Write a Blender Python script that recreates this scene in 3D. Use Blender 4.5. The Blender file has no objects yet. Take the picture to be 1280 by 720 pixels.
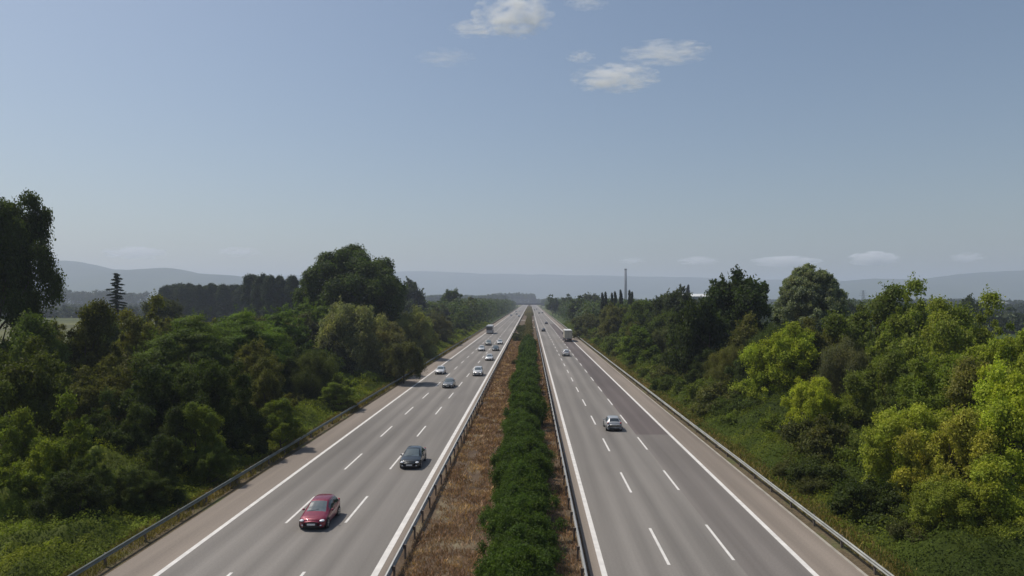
import bpy, math, random
import numpy as np
from mathutils import Vector, Matrix, Euler

random.seed(7)
RNG = np.random.default_rng(7)
PI = math.pi
R = math.radians
scene = bpy.context.scene
COL = scene.collection

# ------------------------------------------------------------------ camera
FPX, CAMH = 880.0, 14.5            # focal length in pixels of a 1280 wide frame, metres above the road
cam_d = bpy.data.cameras.new('camera'); cam = bpy.data.objects.new('camera', cam_d); COL.objects.link(cam)
cam_d.sensor_width = 36; cam_d.lens = 36 * FPX / 1280
cam_d.clip_start = 0.5; cam_d.clip_end = 90000
cam.location = (0, 0, CAMH); cam.rotation_euler = (R(90 + 0.98), 0, R(1.5))
scene.camera = cam
CM = Euler(cam.rotation_euler).to_matrix()
def at(px, py, Y):
    "world point seen at photo pixel (1280 wide) at the distance Y down the road"
    d = CM @ Vector(((px - 640) / FPX, (360 - py) / FPX, -1))
    k = Y / d.y
    return d.x * k, Y, CAMH + d.z * k
def proj(x, y, z):
    v = CM.transposed() @ Vector((x, y, z - CAMH))
    return 640 - FPX * v.x / v.z, 360 + FPX * v.y / v.z

# ------------------------------------------------------------------ tags
def tag(o, label=None, cat=None, group=None, kind=None):
    if label: o['label'] = label
    if cat: o['category'] = cat
    if group: o['group'] = group
    if kind: o['kind'] = kind
    return o
def empty(name, loc=(0, 0, 0), rz=0.0):
    o = bpy.data.objects.new(name, None); COL.objects.link(o)
    o.empty_display_size = .3; o.location = loc; o.rotation_euler = (0, 0, rz)
    return o
def link(name, me, parent=None):
    o = bpy.data.objects.new(name, me); COL.objects.link(o)
    if parent: o.parent = parent
    return o
def copy_tree(o, parent=None):
    c = o.copy(); COL.objects.link(c)
    if parent: c.parent = parent
    for ch in list(o.children): copy_tree(ch, c)
    return c

# ------------------------------------------------------------------ materials
def new_mat(name):
    m = bpy.data.materials.new(name); m.use_nodes = True
    nt = m.node_tree; b = nt.nodes['Principled BSDF']
    return m, nt, b
def N(nt, t, **kw):
    n = nt.nodes.new(t)
    for k, v in kw.items(): setattr(n, k, v)
    return n
def plain(name, col, rough=.6, metal=0.0, spec=.4, noise=0.0, nscale=3.0, coat=0.0):
    m, nt, b = new_mat(name)
    b.inputs['Base Color'].default_value = (*col, 1); b.inputs['Roughness'].default_value = rough
    b.inputs['Metallic'].default_value = metal; b.inputs['Specular IOR Level'].default_value = spec
    b.inputs['Coat Weight'].default_value = coat
    if noise:
        tc = N(nt, 'ShaderNodeTexCoord'); nz = N(nt, 'ShaderNodeTexNoise'); nz.inputs['Scale'].default_value = nscale
        nz.inputs['Detail'].default_value = 5
        nt.links.new(tc.outputs['Object'], nz.inputs['Vector'])
        mr = N(nt, 'ShaderNodeMapRange'); mr.inputs[1].default_value = .3; mr.inputs[2].default_value = .7
        mr.inputs[3].default_value = 1 - noise; mr.inputs[4].default_value = 1 + noise
        nt.links.new(nz.outputs[0], mr.inputs[0])
        vm = N(nt, 'ShaderNodeVectorMath', operation='SCALE'); vm.inputs[0].default_value = col
        nt.links.new(mr.outputs[0], vm.inputs['Scale']); nt.links.new(vm.outputs[0], b.inputs['Base Color'])
    return m
def ramp(nt, src, stops):
    r = N(nt, 'ShaderNodeValToRGB'); e = r.color_ramp.elements
    while len(e) < len(stops): e.new(.5)
    for i, (p, c) in enumerate(stops):
        e[i].position = p; e[i].color = (*c, 1)
    nt.links.new(src, r.inputs[0]); return r
def noise(nt, vec, scale, detail=5, rough=.55, stretch=None):
    if stretch:
        mp = N(nt, 'ShaderNodeMapping'); mp.inputs['Scale'].default_value = stretch
        nt.links.new(vec, mp.inputs[0]); vec = mp.outputs[0]
    n = N(nt, 'ShaderNodeTexNoise'); n.inputs['Scale'].default_value = scale
    n.inputs['Detail'].default_value = detail; n.inputs['Roughness'].default_value = rough
    nt.links.new(vec, n.inputs['Vector']); return n
def mixc(nt, a, b, f, typ='MIX'):
    m = N(nt, 'ShaderNodeMix', data_type='RGBA', blend_type=typ)
    for s, v in ((m.inputs['Factor'], f), (m.inputs['A'], a), (m.inputs['B'], b)):
        if isinstance(v, (int, float)): s.default_value = v
        elif isinstance(v, tuple): s.default_value = (*v, 1)
        else: nt.links.new(v, s)
    return m.outputs['Result']

def foliage_mat(name, transl=.3, patchy=None, rough=.6, spec=.12):
    "leaf colour = the object's own colour, varied leaf by leaf (attribute var) and clump by clump (attribute hue)"
    m, nt, b = new_mat(name)
    oi = N(nt, 'ShaderNodeObjectInfo'); av = N(nt, 'ShaderNodeAttribute', attribute_name='var')
    ah = N(nt, 'ShaderNodeAttribute', attribute_name='hue')
    mr = N(nt, 'ShaderNodeMapRange'); mr.inputs[3].default_value = .75; mr.inputs[4].default_value = 2.15
    nt.links.new(av.outputs['Fac'], mr.inputs[0])
    base = oi.outputs['Color']
    if patchy:
        tc = N(nt, 'ShaderNodeTexCoord'); nz = noise(nt, tc.outputs['Object'], patchy[0], 3)
        rp = ramp(nt, nz.outputs[0], patchy[1]); base = rp.outputs[0]
    base = mixc(nt, base, (1.13, .95, 1.0), 1.0, 'MULTIPLY')
    warm = mixc(nt, base, (1.40, 1.18, .70), 1.0, 'MULTIPLY')
    c = mixc(nt, base, warm, ah.outputs['Fac'])
    vm = N(nt, 'ShaderNodeVectorMath', operation='SCALE'); nt.links.new(c, vm.inputs[0]); nt.links.new(mr.outputs[0], vm.inputs['Scale'])
    nt.links.new(vm.outputs[0], b.inputs['Base Color'])
    b.inputs['Roughness'].default_value = rough; b.inputs['Specular IOR Level'].default_value = spec
    tr = N(nt, 'ShaderNodeBsdfTranslucent')
    tcx = mixc(nt, vm.outputs[0], (1.35, 1.5, .6), 1.0, 'MULTIPLY'); nt.links.new(tcx, tr.inputs[0])
    mx = N(nt, 'ShaderNodeMixShader'); mx.inputs[0].default_value = transl
    nt.links.new(b.outputs[0], mx.inputs[1]); nt.links.new(tr.outputs[0], mx.inputs[2])
    nt.links.new(mx.outputs[0], nt.nodes['Material Output'].inputs[0])
    return m

M = {}
M['leaf'] = foliage_mat('leaf_foliage', .38)
M['needle'] = foliage_mat('needle_foliage', .08, rough=.7)
M['bark'] = plain('bark', (.09, .07, .05), .9, noise=.35, nscale=6)
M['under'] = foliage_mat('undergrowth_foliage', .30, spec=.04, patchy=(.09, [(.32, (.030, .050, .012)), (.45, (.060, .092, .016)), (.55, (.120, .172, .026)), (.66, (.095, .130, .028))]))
M['under_r'] = foliage_mat('undergrowth_foliage_shade_tint', .30, spec=.03, patchy=(.11, [(.30, (.022, .038, .009)), (.45, (.036, .060, .012)), (.55, (.052, .085, .014)), (.66, (.080, .110, .024))]))  # dark grassy greens; shade is put into the colour of this undergrowth copy
M['grassy'] = foliage_mat('tall_grass', .2, patchy=(.12, [(.32, (.060, .075, .022)), (.5, (.11, .115, .04)), (.68, (.14, .13, .06))]))
M['dry'] = foliage_mat('dry_grass', .15, patchy=(.5, [(.3, (.115, .085, .060)), (.5, (.155, .120, .085)), (.7, (.32, .28, .19))]))
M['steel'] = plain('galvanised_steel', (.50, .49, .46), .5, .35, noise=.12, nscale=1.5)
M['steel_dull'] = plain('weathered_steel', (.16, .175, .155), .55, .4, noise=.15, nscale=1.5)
M['steel_r'] = plain('worn_steel', (.38, .38, .34), .5, .3, noise=.25, nscale=.8)
M['post'] = plain('post_steel', (.16, .13, .11), .7, .3, noise=.2, nscale=3)
M['white_line'] = plain('road_paint', (.68, .65, .60), .6, noise=.12, nscale=1.5)
M['tyre'] = plain('tyre_rubber', (.018, .018, .02), .8)
M['rim'] = plain('alloy', (.45, .46, .48), .35, .8)
M['glass'] = plain('tinted_glass', (.035, .045, .05), .06, spec=.9)
M['screen'] = plain('windscreen_glass', (.09, .12, .13), .08, spec=.9)
M['lamp'] = plain('headlight_lens', (.75, .77, .80), .12, spec=.9)
M['tail'] = plain('tail_lens', (.35, .012, .012), .2, spec=.7)
M['trim'] = plain('black_trim', (.02, .02, .022), .5)
M['plate'] = plain('number_plate', (.7, .7, .68), .5)
M['concrete'] = plain('concrete', (.36, .35, .33), .8, noise=.15, nscale=.6)
M['dark_concrete'] = plain('dark_concrete', (.12, .12, .125), .8, noise=.2, nscale=.4)
M['stack'] = plain('chimney_concrete', (.16, .17, .19), .8, noise=.1, nscale=.2)
M['kerb'] = plain('gutter_concrete', (.34, .31, .26), .8, noise=.2, nscale=.9)
M['sheet_roof'] = plain('white_sheet_roof', (.60, .61, .59), .6, noise=.05, nscale=.3)
M['grey_roof'] = plain('grey_sheet_roof', (.20, .21, .22), .8)
M['wall'] = plain('rendered_wall', (.42, .42, .40), .8, noise=.08, nscale=.3)
M['tarp'] = plain('cream_tarpaulin', (.50, .46, .36), .65, noise=.08, nscale=1.0)
M['coach'] = plain('coach_white', (.72, .72, .72), .35, noise=.03, coat=.3)
M['grey_panel'] = plain('grey_panel', (.22, .21, .23), .4)
def paint_mat():
    m, nt, b = new_mat('car_paint')
    oi = N(nt, 'ShaderNodeObjectInfo'); nt.links.new(oi.outputs['Color'], b.inputs['Base Color'])
    b.inputs['Metallic'].default_value = .25; b.inputs['Roughness'].default_value = .38
    b.inputs['Coat Weight'].default_value = .8; b.inputs['Coat Roughness'].default_value = .06
    return m
M['paint'] = paint_mat()

def asphalt_mat(name, base, shoulder, inner_lo, inner_hi, lanes):
    "worn asphalt: colour varies across the road (paler shoulder, darker wheel tracks) and in long streaks"
    m, nt, b = new_mat(name)
    tc = N(nt, 'ShaderNodeTexCoord'); O = tc.outputs['Object']
    sx = N(nt, 'ShaderNodeSeparateXYZ'); nt.links.new(O, sx.inputs[0])
    g = N(nt, 'ShaderNodeMath', operation='GREATER_THAN'); g.inputs[1].default_value = inner_lo; nt.links.new(sx.outputs[0], g.inputs[0])
    l = N(nt, 'ShaderNodeMath', operation='LESS_THAN'); l.inputs[1].default_value = inner_hi; nt.links.new(sx.outputs[0], l.inputs[0])
    ins = N(nt, 'ShaderNodeMath', operation='MULTIPLY'); nt.links.new(g.outputs[0], ins.inputs[0]); nt.links.new(l.outputs[0], ins.inputs[1])
    c = mixc(nt, shoulder, base, ins.outputs[0])
    # wheel tracks: cosine across each lane
    a = N(nt, 'ShaderNodeMath', operation='SUBTRACT'); a.inputs[1].default_value = lanes[0]; nt.links.new(sx.outputs[0], a.inputs[0])
    mul = N(nt, 'ShaderNodeMath', operation='MULTIPLY'); mul.inputs[1].default_value = 4 * PI / lanes[1]; nt.links.new(a.outputs[0], mul.inputs[0])
    cs = N(nt, 'ShaderNodeMath', operation='COSINE'); nt.links.new(mul.outputs[0], cs.inputs[0])
    tr = N(nt, 'ShaderNodeMapRange'); tr.inputs[1].default_value = -1; tr.inputs[2].default_value = 1
    tr.inputs[3].default_value = .90; tr.inputs[4].default_value = 1.05; nt.links.new(cs.outputs[0], tr.inputs[0])
    n1 = noise(nt, O, 1.0, 4, stretch=(.9, .018, 1)); n2 = noise(nt, O, 1.0, 5, stretch=(.06, .02, 1)); n3 = noise(nt, O, 9, 6)
    f = tr.outputs[0]
    for nn, lo, hi in ((n1, .84, 1.14), (n2, .84, 1.16), (n3, .91, 1.09)):
        r = N(nt, 'ShaderNodeMapRange'); r.inputs[1].default_value = .3; r.inputs[2].default_value = .7
        r.inputs[3].default_value = lo; r.inputs[4].default_value = hi; nt.links.new(nn.outputs[0], r.inputs[0])
        mm = N(nt, 'ShaderNodeMath', operation='MULTIPLY'); nt.links.new(f, mm.inputs[0]); nt.links.new(r.outputs[0], mm.inputs[1]); f = mm.outputs[0]
    # hairline cracks sealed with bitumen, across the road
    vm = N(nt, 'ShaderNodeVectorMath', operation='SCALE'); nt.links.new(c, vm.inputs[0]); nt.links.new(f, vm.inputs['Scale'])
    nt.links.new(vm.outputs[0], b.inputs['Base Color'])
    b.inputs['Roughness'].default_value = .85; b.inputs['Specular IOR Level'].default_value = .25
    bp = N(nt, 'ShaderNodeBump'); bp.inputs['Strength'].default_value = .25; bp.inputs['Distance'].default_value = .02
    n4 = noise(nt, O, 40, 3); nt.links.new(n4.outputs[0], bp.inputs['Height']); nt.links.new(bp.outputs[0], b.inputs['Normal'])
    return m
ASPH, SHO = (.200, .184, .164), (.235, .198, .162)
M['asphalt_l'] = asphalt_mat('asphalt_oncoming', ASPH, SHO, -19.7, -8.2, (-19.7, 3.83))
M['asphalt_r'] = asphalt_mat('asphalt_outgoing', ASPH, SHO, 3.9, 15.0, (3.9, 3.7))
M['asphalt_p'] = asphalt_mat('asphalt_patch', (.128, .108, .100), (.128, .108, .100), -99, 99, (3.9, 3.7))

M['asphalt_w'] = asphalt_mat('asphalt_worn_lane', (.170, .153, .137), (.170, .153, .137), -99, 99, (11.3, 3.7))
def ground_mat():
    m, nt, b = new_mat('countryside')
    tc = N(nt, 'ShaderNodeTexCoord'); O = tc.outputs['Object']
    big = noise(nt, O, .0016, 3, stretch=(1, .5, 1)); mid = noise(nt, O, .02, 5); fine = noise(nt, O, 1.3, 6)
    c1 = ramp(nt, big.outputs[0], [(.35, (.045, .075, .022)), (.48, (.075, .105, .035)), (.56, (.13, .135, .06)), (.66, (.055, .085, .03))])
    c2 = ramp(nt, mid.outputs[0], [(.3, (.6, .6, .6)), (.7, (1.3, 1.25, 1.2))])
    c3 = ramp(nt, fine.outputs[0], [(.3, (.6, .6, .6)), (.7, (1.35, 1.3, 1.2))])
    c = mixc(nt, c1.outputs[0], c2.outputs[0], 1.0, 'MULTIPLY'); c = mixc(nt, c, c3.outputs[0], 1.0, 'MULTIPLY')
    nt.links.new(c, b.inputs['Base Color']); b.inputs['Roughness'].default_value = .95; b.inputs['Specular IOR Level'].default_value = .1
    return m
M['ground'] = ground_mat()
def soil_mat(name, stops, s1=.6, s2=6):
    m, nt, b = new_mat(name)
    tc = N(nt, 'ShaderNodeTexCoord'); O = tc.outputs['Object']
    a = noise(nt, O, s1, 6, .65, stretch=(1, .45, 1)); d = noise(nt, O, s2, 5, .7)
    c = ramp(nt, a.outputs[0], stops); f = ramp(nt, d.outputs[0], [(.3, (.55, .55, .55)), (.7, (1.4, 1.38, 1.3))])
    nt.links.new(mixc(nt, c.outputs[0], f.outputs[0], 1.0, 'MULTIPLY'), b.inputs['Base Color'])
    b.inputs['Roughness'].default_value = .95; b.inputs['Specular IOR Level'].default_value = .1
    return m
M['median'] = soil_mat('median_soil', [(.32, (.070, .050, .037)), (.46, (.112, .080, .056)), (.56, (.140, .106, .072)), (.68, (.21, .18, .12))])
M['verge'] = soil_mat('verge_soil', [(.35, (.07, .06, .035)), (.5, (.13, .10, .065)), (.65, (.10, .11, .045))])
def hill_mat(name, a, b_):
    m, nt, b = new_mat(name)
    tc = N(nt, 'ShaderNodeTexCoord'); n1 = noise(nt, tc.outputs['Object'], .0022, 6, .6)
    r = ramp(nt, n1.outputs[0], [(.35, a), (.65, b_)]); nt.links.new(r.outputs[0], b.inputs['Base Color'])
    b.inputs['Roughness'].default_value = 1; b.inputs['Specular IOR Level'].default_value = 0
    return m
M['hill'] = hill_mat('wooded_hill', (.020, .038, .022), (.055, .070, .035))

# ------------------------------------------------------------------ mesh helpers
def mesh_np(name, verts, faces, mat, smooth=False):
    "faces: int array (n,4) or (n,3)"
    me = bpy.data.meshes.new(name); verts = np.asarray(verts, np.float32); faces = np.asarray(faces, np.int32)
    k = faces.shape[1]
    me.vertices.add(len(verts)); me.vertices.foreach_set('co', verts.ravel())
    me.loops.add(faces.size); me.loops.foreach_set('vertex_index', faces.ravel())
    me.polygons.add(len(faces)); me.polygons.foreach_set('loop_start', np.arange(0, faces.size, k, dtype=np.int32))
    me.polygons.foreach_set('loop_total', np.full(len(faces), k, np.int32))
    if smooth: me.polygons.foreach_set('use_smooth', np.ones(len(faces), bool))
    me.materials.append(mat); me.update(calc_edges=True); me.validate()
    return me
class MB:
    def __init__(s): s.v = []; s.f = []
    def add(s, v, f):
        o = len(s.v); s.v += [tuple(p) for p in v]; s.f += [tuple(i + o for i in q) for q in f]; return s
    def box(s, a, b, taper=None):
        x0, y0, z0 = a; x1, y1, z1 = b
        return s.add([(x0,y0,z0),(x1,y0,z0),(x1,y1,z0),(x0,y1,z0),(x0,y0,z1),(x1,y0,z1),(x1,y1,z1),(x0,y1,z1)],
                     [(0,3,2,1),(4,5,6,7),(0,1,5,4),(1,2,6,5),(2,3,7,6),(3,0,4,7)])
    def tube(s, p, q, r0, r1, n=8, cap=True):
        p, q = Vector(p), Vector(q); d = (q - p).normalized()
        u = d.orthogonal().normalized(); w = d.cross(u)
        vs = [p + (u * math.cos(2*PI*i/n) + w * math.sin(2*PI*i/n)) * r0 for i in range(n)] + \
             [q + (u * math.cos(2*PI*i/n) + w * math.sin(2*PI*i/n)) * r1 for i in range(n)]
        fs = [(i, (i+1) % n, n + (i+1) % n, n + i) for i in range(n)]
        if cap: fs += [tuple(range(n))[::-1], tuple(range(n, 2*n))]
        return s.add(vs, fs)
    def ellipsoid(s, c, r, n=10, k=6):
        vs = [(c[0], c[1], c[2] - r[2])]
        for j in range(1, k):
            a = -PI/2 + PI*j/k
            for i in range(n): vs.append((c[0] + r[0]*math.cos(a)*math.cos(2*PI*i/n), c[1] + r[1]*math.cos(a)*math.sin(2*PI*i/n), c[2] + r[2]*math.sin(a)))
        vs.append((c[0], c[1], c[2] + r[2])); fs = []
        for i in range(n): fs.append((0, 1 + (i+1) % n, 1 + i)); fs.append((len(vs)-1, 1 + (k-2)*n + i, 1 + (k-2)*n + (i+1) % n))
        for j in range(k-2):
            for i in range(n): fs.append((1+j*n+i, 1+j*n+(i+1) % n, 1+(j+1)*n+(i+1) % n, 1+(j+1)*n+i))
        return s.add(vs, fs)
    def mesh(s, name, mat, smooth=False):
        me = bpy.data.meshes.new(name); me.from_pydata(s.v, [], s.f); me.materials.append(mat)
        if smooth:
            for p in me.polygons: p.use_smooth = True
        me.update(); return me
    def build(s, name, mat, parent=None, smooth=False): return link(name, s.mesh(name, mat, smooth), parent)

def h2(ix, iy, seed):
    n = (ix * 374761393 + iy * 668265263 + seed * 2147483647 // 7 * 3) & 0xffffffff
    n = ((n ^ (n >> 13)) * 1274126177) & 0xffffffff
    return ((n ^ (n >> 16)) & 0xffff) / 65535.0
def vnoise(x, y, seed=0):
    x = np.asarray(x, float); y = np.asarray(y, float)
    ix = np.floor(x).astype(np.int64); iy = np.floor(y).astype(np.int64); fx = x - ix; fy = y - iy
    fx = fx*fx*(3-2*fx); fy = fy*fy*(3-2*fy)
    return (h2(ix,iy,seed)*(1-fx)+h2(ix+1,iy,seed)*fx)*(1-fy) + (h2(ix,iy+1,seed)*(1-fx)+h2(ix+1,iy+1,seed)*fx)*fy
def fbm(x, y, seed=0, o=4):
    t = 0; a = .5; x = np.asarray(x, float); y = np.asarray(y, float)
    for i in range(o): t = t + a * vnoise(x * 2**i, y * 2**i, seed + i * 11); a *= .5
    return t / (1 - .5**o)

def unit(a): return a / (np.linalg.norm(a, axis=1, keepdims=True) + 1e-9)
def leaf_arrays(C, Nrm, L, W, rng, droop=0.0):
    "one pointed four-cornered leaf spray per centre"
    n = len(C); t = unit(rng.normal(size=(n, 3)) + np.array([0, 0, -droop]))
    t = unit(t - Nrm * (t * Nrm).sum(1, keepdims=True)); b = np.cross(Nrm, t)
    L = np.broadcast_to(L, (n,))[:, None]; W = np.broadcast_to(W, (n,))[:, None]
    fold = Nrm * L * .12
    v = np.stack([C - t*L*.5, C + b*W*.5 - t*L*.05 + fold, C + t*L*.5, C - b*W*.5 - t*L*.05 + fold], 1)
    return v.reshape(-1, 3)
def leaf_mesh(name, V, mat, var, hue, extra=None):
    nl = len(V) // 4; F = np.arange(nl*4).reshape(-1, 4)
    va = np.repeat(var, 4); hu = np.repeat(hue, 4)
    if extra is not None:
        ev, ef, evar, ehue = extra
        F = np.concatenate([F, ef + len(V)]); V = np.concatenate([V, ev]); va = np.concatenate([va, evar]); hu = np.concatenate([hu, ehue])
    me = mesh_np(name, V, F, mat)
    for nm, arr in (('var', va), ('hue', hu)):
        a = me.attributes.new(nm, 'FLOAT', 'POINT'); a.data.foreach_set('value', np.ascontiguousarray(arr, np.float32))
    return me

# ------------------------------------------------------------------ tree kinds (each ~ unit: height 1 crown radius given), built in metres
def clumps_dome(rng, n, H, Rr, base, flat=1.0, rag=.25, inner=.45, pw=2.0, low=.55):
    "clump centres on and inside an uneven dome"
    d = unit(rng.normal(size=(n, 3))); d[:, 2] = np.where(d[:, 2] < -low, -d[:, 2], d[:, 2])
    lump = 1 + rag * (fbm(d[:,0]*1.7+5, d[:,1]*1.7+d[:,2]*1.3+9, int(rng.integers(99)), 3) - .5) * 2
    r = (inner + (1 - inner) * rng.random(n) ** .45) * lump
    r = r / (np.hypot(d[:, 0], d[:, 1]) ** pw + np.abs(d[:, 2]) ** pw) ** (1/pw)
    zc = base + (H - base) * .46; zr = (H - base) * .54
    c = np.stack([d[:,0]*Rr*r, d[:,1]*Rr*r, zc + d[:,2]*zr*r*flat], 1)
    return c, unit(np.stack([d[:,0], d[:,1], d[:,2]*1.0], 1))
def crown_from_clumps(name, C, D, rc, nl, L, W, rng, mat, upb=.5, rndn=.9, droop=0.0, squash=.75, shell=.5, hang=0.0, shoots=1.6):
    n = len(C); per = np.maximum(1, (nl * rc**2 / (rc**2).sum())).astype(int); idx = np.repeat(np.arange(n), per); m = len(idx)
    d = unit(rng.normal(size=(m, 3)) + D[idx] * .7 + np.array([0, 0, .25])); r = rc[idx] * (shell + (1 - shell) * rng.random(m))
    r = r * (1 + .28 * rng.normal(size=m).clip(-1, 2))
    P = C[idx] + d * r[:, None] * np.array([1, 1, squash])
    if hang: P[:, 2] -= hang * rng.random(m) ** 1.5 * rc[idx]
    Nn = unit(d * 1.0 + np.array([0, 0, upb]) + rng.normal(size=(m, 3)) * rndn)
    LL = L * (.6 + .8 * rng.random(m)); WW = W * (.6 + .8 * rng.random(m))
    # ragged shoots that stick out of the mass
    if shoots:
        ns = int(n * shoots); j = rng.integers(0, n, ns); sdir = unit(D[j] + rng.normal(size=(ns, 3)) * .55 + np.array([0, 0, .35 - droop*.5])); sl = rc[j] * (.9 + .6 * rng.random(ns)); kk = 16
        f = rng.random((ns, kk)); SP = C[j][:, None] + sdir[:, None] * (sl[:, None] * (.55 + .75*f))[..., None] + rng.normal(size=(ns, kk, 3)) * .12
        SP[..., 2] -= (f ** 2) * .25 * sl[:, None] * (1 + droop); SP = SP.reshape(-1, 3); ms = len(SP)
        P = np.concatenate([P, SP]); Nn = np.concatenate([Nn, unit(rng.normal(size=(ms, 3)) + np.array([0, 0, upb]))]); idx = np.concatenate([idx, np.repeat(j, kk)])
        LL = np.concatenate([LL, L * (.6 + .6*rng.random(ms))]); WW = np.concatenate([WW, W * (.6 + .6*rng.random(ms))]); m = len(P)
    V = leaf_arrays(P, Nn, LL, WW, rng, droop)
    cv = rng.random(n); ch = np.clip(rng.normal(.25, .3, n), 0, 1)
    var = np.clip(.55 * rng.random(m) + .45 * cv[idx], 0, 1); hue = np.clip(ch[idx] * .6 + .4 * rng.random(m) ** 2, 0, 1)
    return leaf_mesh(name, V, mat, var, hue)
def trunk_mesh(name, H, base, Rr, r0, rng, C=None, nlimb=9, lean=.3, mat=None):
    b = MB(); pts = [Vector((0, 0, -.6))]; rad = [r0 * 1.25]; x = y = 0
    for k in range(1, 7):
        x += rng.normal() * lean * .4; y += rng.normal() * lean * .4
        pts.append(Vector((x, y, H * .82 * k / 6))); rad.append(r0 * (1 - .82 * k / 6))
    for i in range(6): b.tube(pts[i], pts[i+1], rad[i], rad[i+1], 8, cap=False)
    if C is not None:
        for j in rng.choice(len(C), min(nlimb, len(C)), replace=False):
            q = Vector(C[j]); k = int(np.clip(q.z / H / .82 * 6 - 1.5, 1, 5)); p = pts[k]
            mid = p.lerp(q, .5) + Vector((0, 0, -.06 * (q - p).length))
            rr = min(rad[k] * .6, .16); b.tube(p, mid, rr, rr * .6, 6, cap=False); b.tube(mid, q, rr * .6, rr * .2, 6, cap=False)
    return b.mesh(name, mat or M['bark'], True)
KINDS = {}
def make_kind(kind, lod, v):
    "returns (crown mesh, trunk mesh, height, crown radius)"
    seed = hash((kind, lod, v)) if False else sum(ord(c) * (i + 3) for i, c in enumerate(kind)) + lod * 1000 + v * 77
    rng = np.random.default_rng(seed)
    q = [1.0, .42, .14][lod]; g = [1.0, 1.6, 2.7][lod]
    def n_(k): return int(k * q)
    if kind == 'round':      # compact broadleaf
        H, Rr, base = 12, 5.0, 2.0; n = [150, 100, 60][lod]; C, D = clumps_dome(rng, n, H, Rr, base, rag=.55)
        rc = (.55 + .9 * rng.random(n) ** 1.5) * [1, 1.15, 1.4][lod]; me = crown_from_clumps('crown', C, D, rc, n_(52000), .25*g, .17*g, rng, M['leaf'])
    elif kind == 'spread':   # loose, irregular, several leaders
        H, Rr, base = 12, 5.4, 1.5; n = [130, 90, 55][lod]; C, D = clumps_dome(rng, n, H, Rr, base, rag=.75, inner=.3)
        lead = rng.normal(size=(5, 2)) * 2.4; w = np.exp(-((C[:, None, :2] - lead[None]) ** 2).sum(2) / 5).max(1); C[:, 2] = base + (C[:, 2] - base) * (.68 + .42 * w)
        rc = (.45 + 1.15 * rng.random(n) ** 2) * [1, 1.15, 1.4][lod]; me = crown_from_clumps('crown', C, D, rc, n_(52000), .27*g, .18*g, rng, M['leaf'], rndn=1.0)
    elif kind == 'big':      # tall dark tree with distinct rounded boughs
        H, Rr, base = 24, 7.5, 4; n = 95; C, D = clumps_dome(rng, n, H, Rr, base, rag=.75, inner=.45)
        rc = (1.1 + 1.3 * rng.random(n) ** 2); me = crown_from_clumps('crown', C, D, rc, n_(130000), .32*g, .24*g, rng, M['leaf'], shell=.8, squash=.85)
    elif kind == 'dome':     # very broad dense dome, fused from a few trunks
        H, Rr, base = 27, 12.5, 2; n = 460; C, D = clumps_dome(rng, n, H, Rr, base, rag=.07, inner=.35, pw=2.5, low=.97)
        rc = (1.2 + 1.2 * rng.random(n)); me = crown_from_clumps('crown', C, D, rc, 190000, .50, .36, rng, M['leaf'], shell=.82, squash=.9, shoots=.1)
    elif kind == 'ball':     # very dense, evenly rounded crown of small tufts
        H, Rr, base = 19, 7.0, 1; n = 560; C, D = clumps_dome(rng, n, H, Rr, base, rag=.10, inner=.45)
        rc = (.55 + .45 * rng.random(n)); me = crown_from_clumps('crown', C, D, rc, 120000, .34, .22, rng, M['leaf'], shell=.7, shoots=.6)
    elif kind == 'willow':   # fine silvery, soft billows
        H, Rr, base = 12, 5.8, .6; n = [150, 110, 60][lod]; C, D = clumps_dome(rng, n, H, Rr, base, rag=.4, inner=.4)
        rc = (.9 + .7 * rng.random(n)); me = crown_from_clumps('crown', C, D, rc, n_(80000), .30*g, .08*g, rng, M['leaf'], upb=.3, rndn=.8, droop=1.4, hang=1.1)
    elif kind == 'feather':  # flat layered feathery sprays
        H, Rr, base = 12, 6.2, 2; n = [130, 90, 50][lod]; C, D = clumps_dome(rng, n, H, Rr, base, rag=.4, inner=.3)
        rc = (1.0 + .9 * rng.random(n)); me = crown_from_clumps('crown', C, D, rc, n_(60000), .34*g, .10*g, rng, M['leaf'], upb=1.6, rndn=.6, squash=.28)
    elif kind == 'poplar':   # narrow upright
        H, Rr, base = 22, 2.6, 2; n = [150, 100, 70][lod]; z = base + (H - base) * rng.random(n) ** .8; s = (z - base) / (H - base)
        rr = Rr * np.clip(np.sin(PI * (.12 + .80 * s)) , .1, 1) ** .7 * (.5 + .5 * rng.random(n)); a = rng.random(n) * 2 * PI
        C = np.stack([rr*np.cos(a), rr*np.sin(a), z], 1); D = unit(np.stack([np.cos(a), np.sin(a), np.full(n, .6)], 1))
        rc = .7 + .6 * rng.random(n); me = crown_from_clumps('crown', C, D, rc, n_(60000), .30*g, .2*g, rng, M['leaf'], squash=1.4)
    elif kind == 'spire':    # open narrow conifer with a bent top
        H, Rr, base = 20, 3.6, 6; nb = 60; z = base + (H - base) * (np.arange(nb) / nb); s = 1 - (z - base) / (H - base); a = np.arange(nb) * 2.4
        P = []; 
        for i in range(nb):
            ln = Rr * (s[i] ** .75 + .03) * (.35 + .75 * rng.random() ** .7)
            for k in range(7):
                f = (k + .5) / 7; P.append((math.cos(a[i]) * ln * f, math.sin(a[i]) * ln * f, z[i] - .25 * f * ln + .1 * k * .2))
        C = np.array(P); D = unit(C * np.array([1, 1, 0]) + np.array([0, 0, .2])); rc = np.full(len(C), .34)
        me = crown_from_clumps('crown', C, D, rc, n_(15000), .34*g, .10*g, rng, M['needle'], squash=.45, shoots=0)
    elif kind == 'cypress':
        H, Rr, base = 14, 1.5, .4; n = 80; z = base + (H - base) * rng.random(n); s = (z - base) / (H - base)
        rr = Rr * (1 - s) ** .7 * (.4 + .5 * rng.random(n)); a = rng.random(n) * 2 * PI
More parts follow.
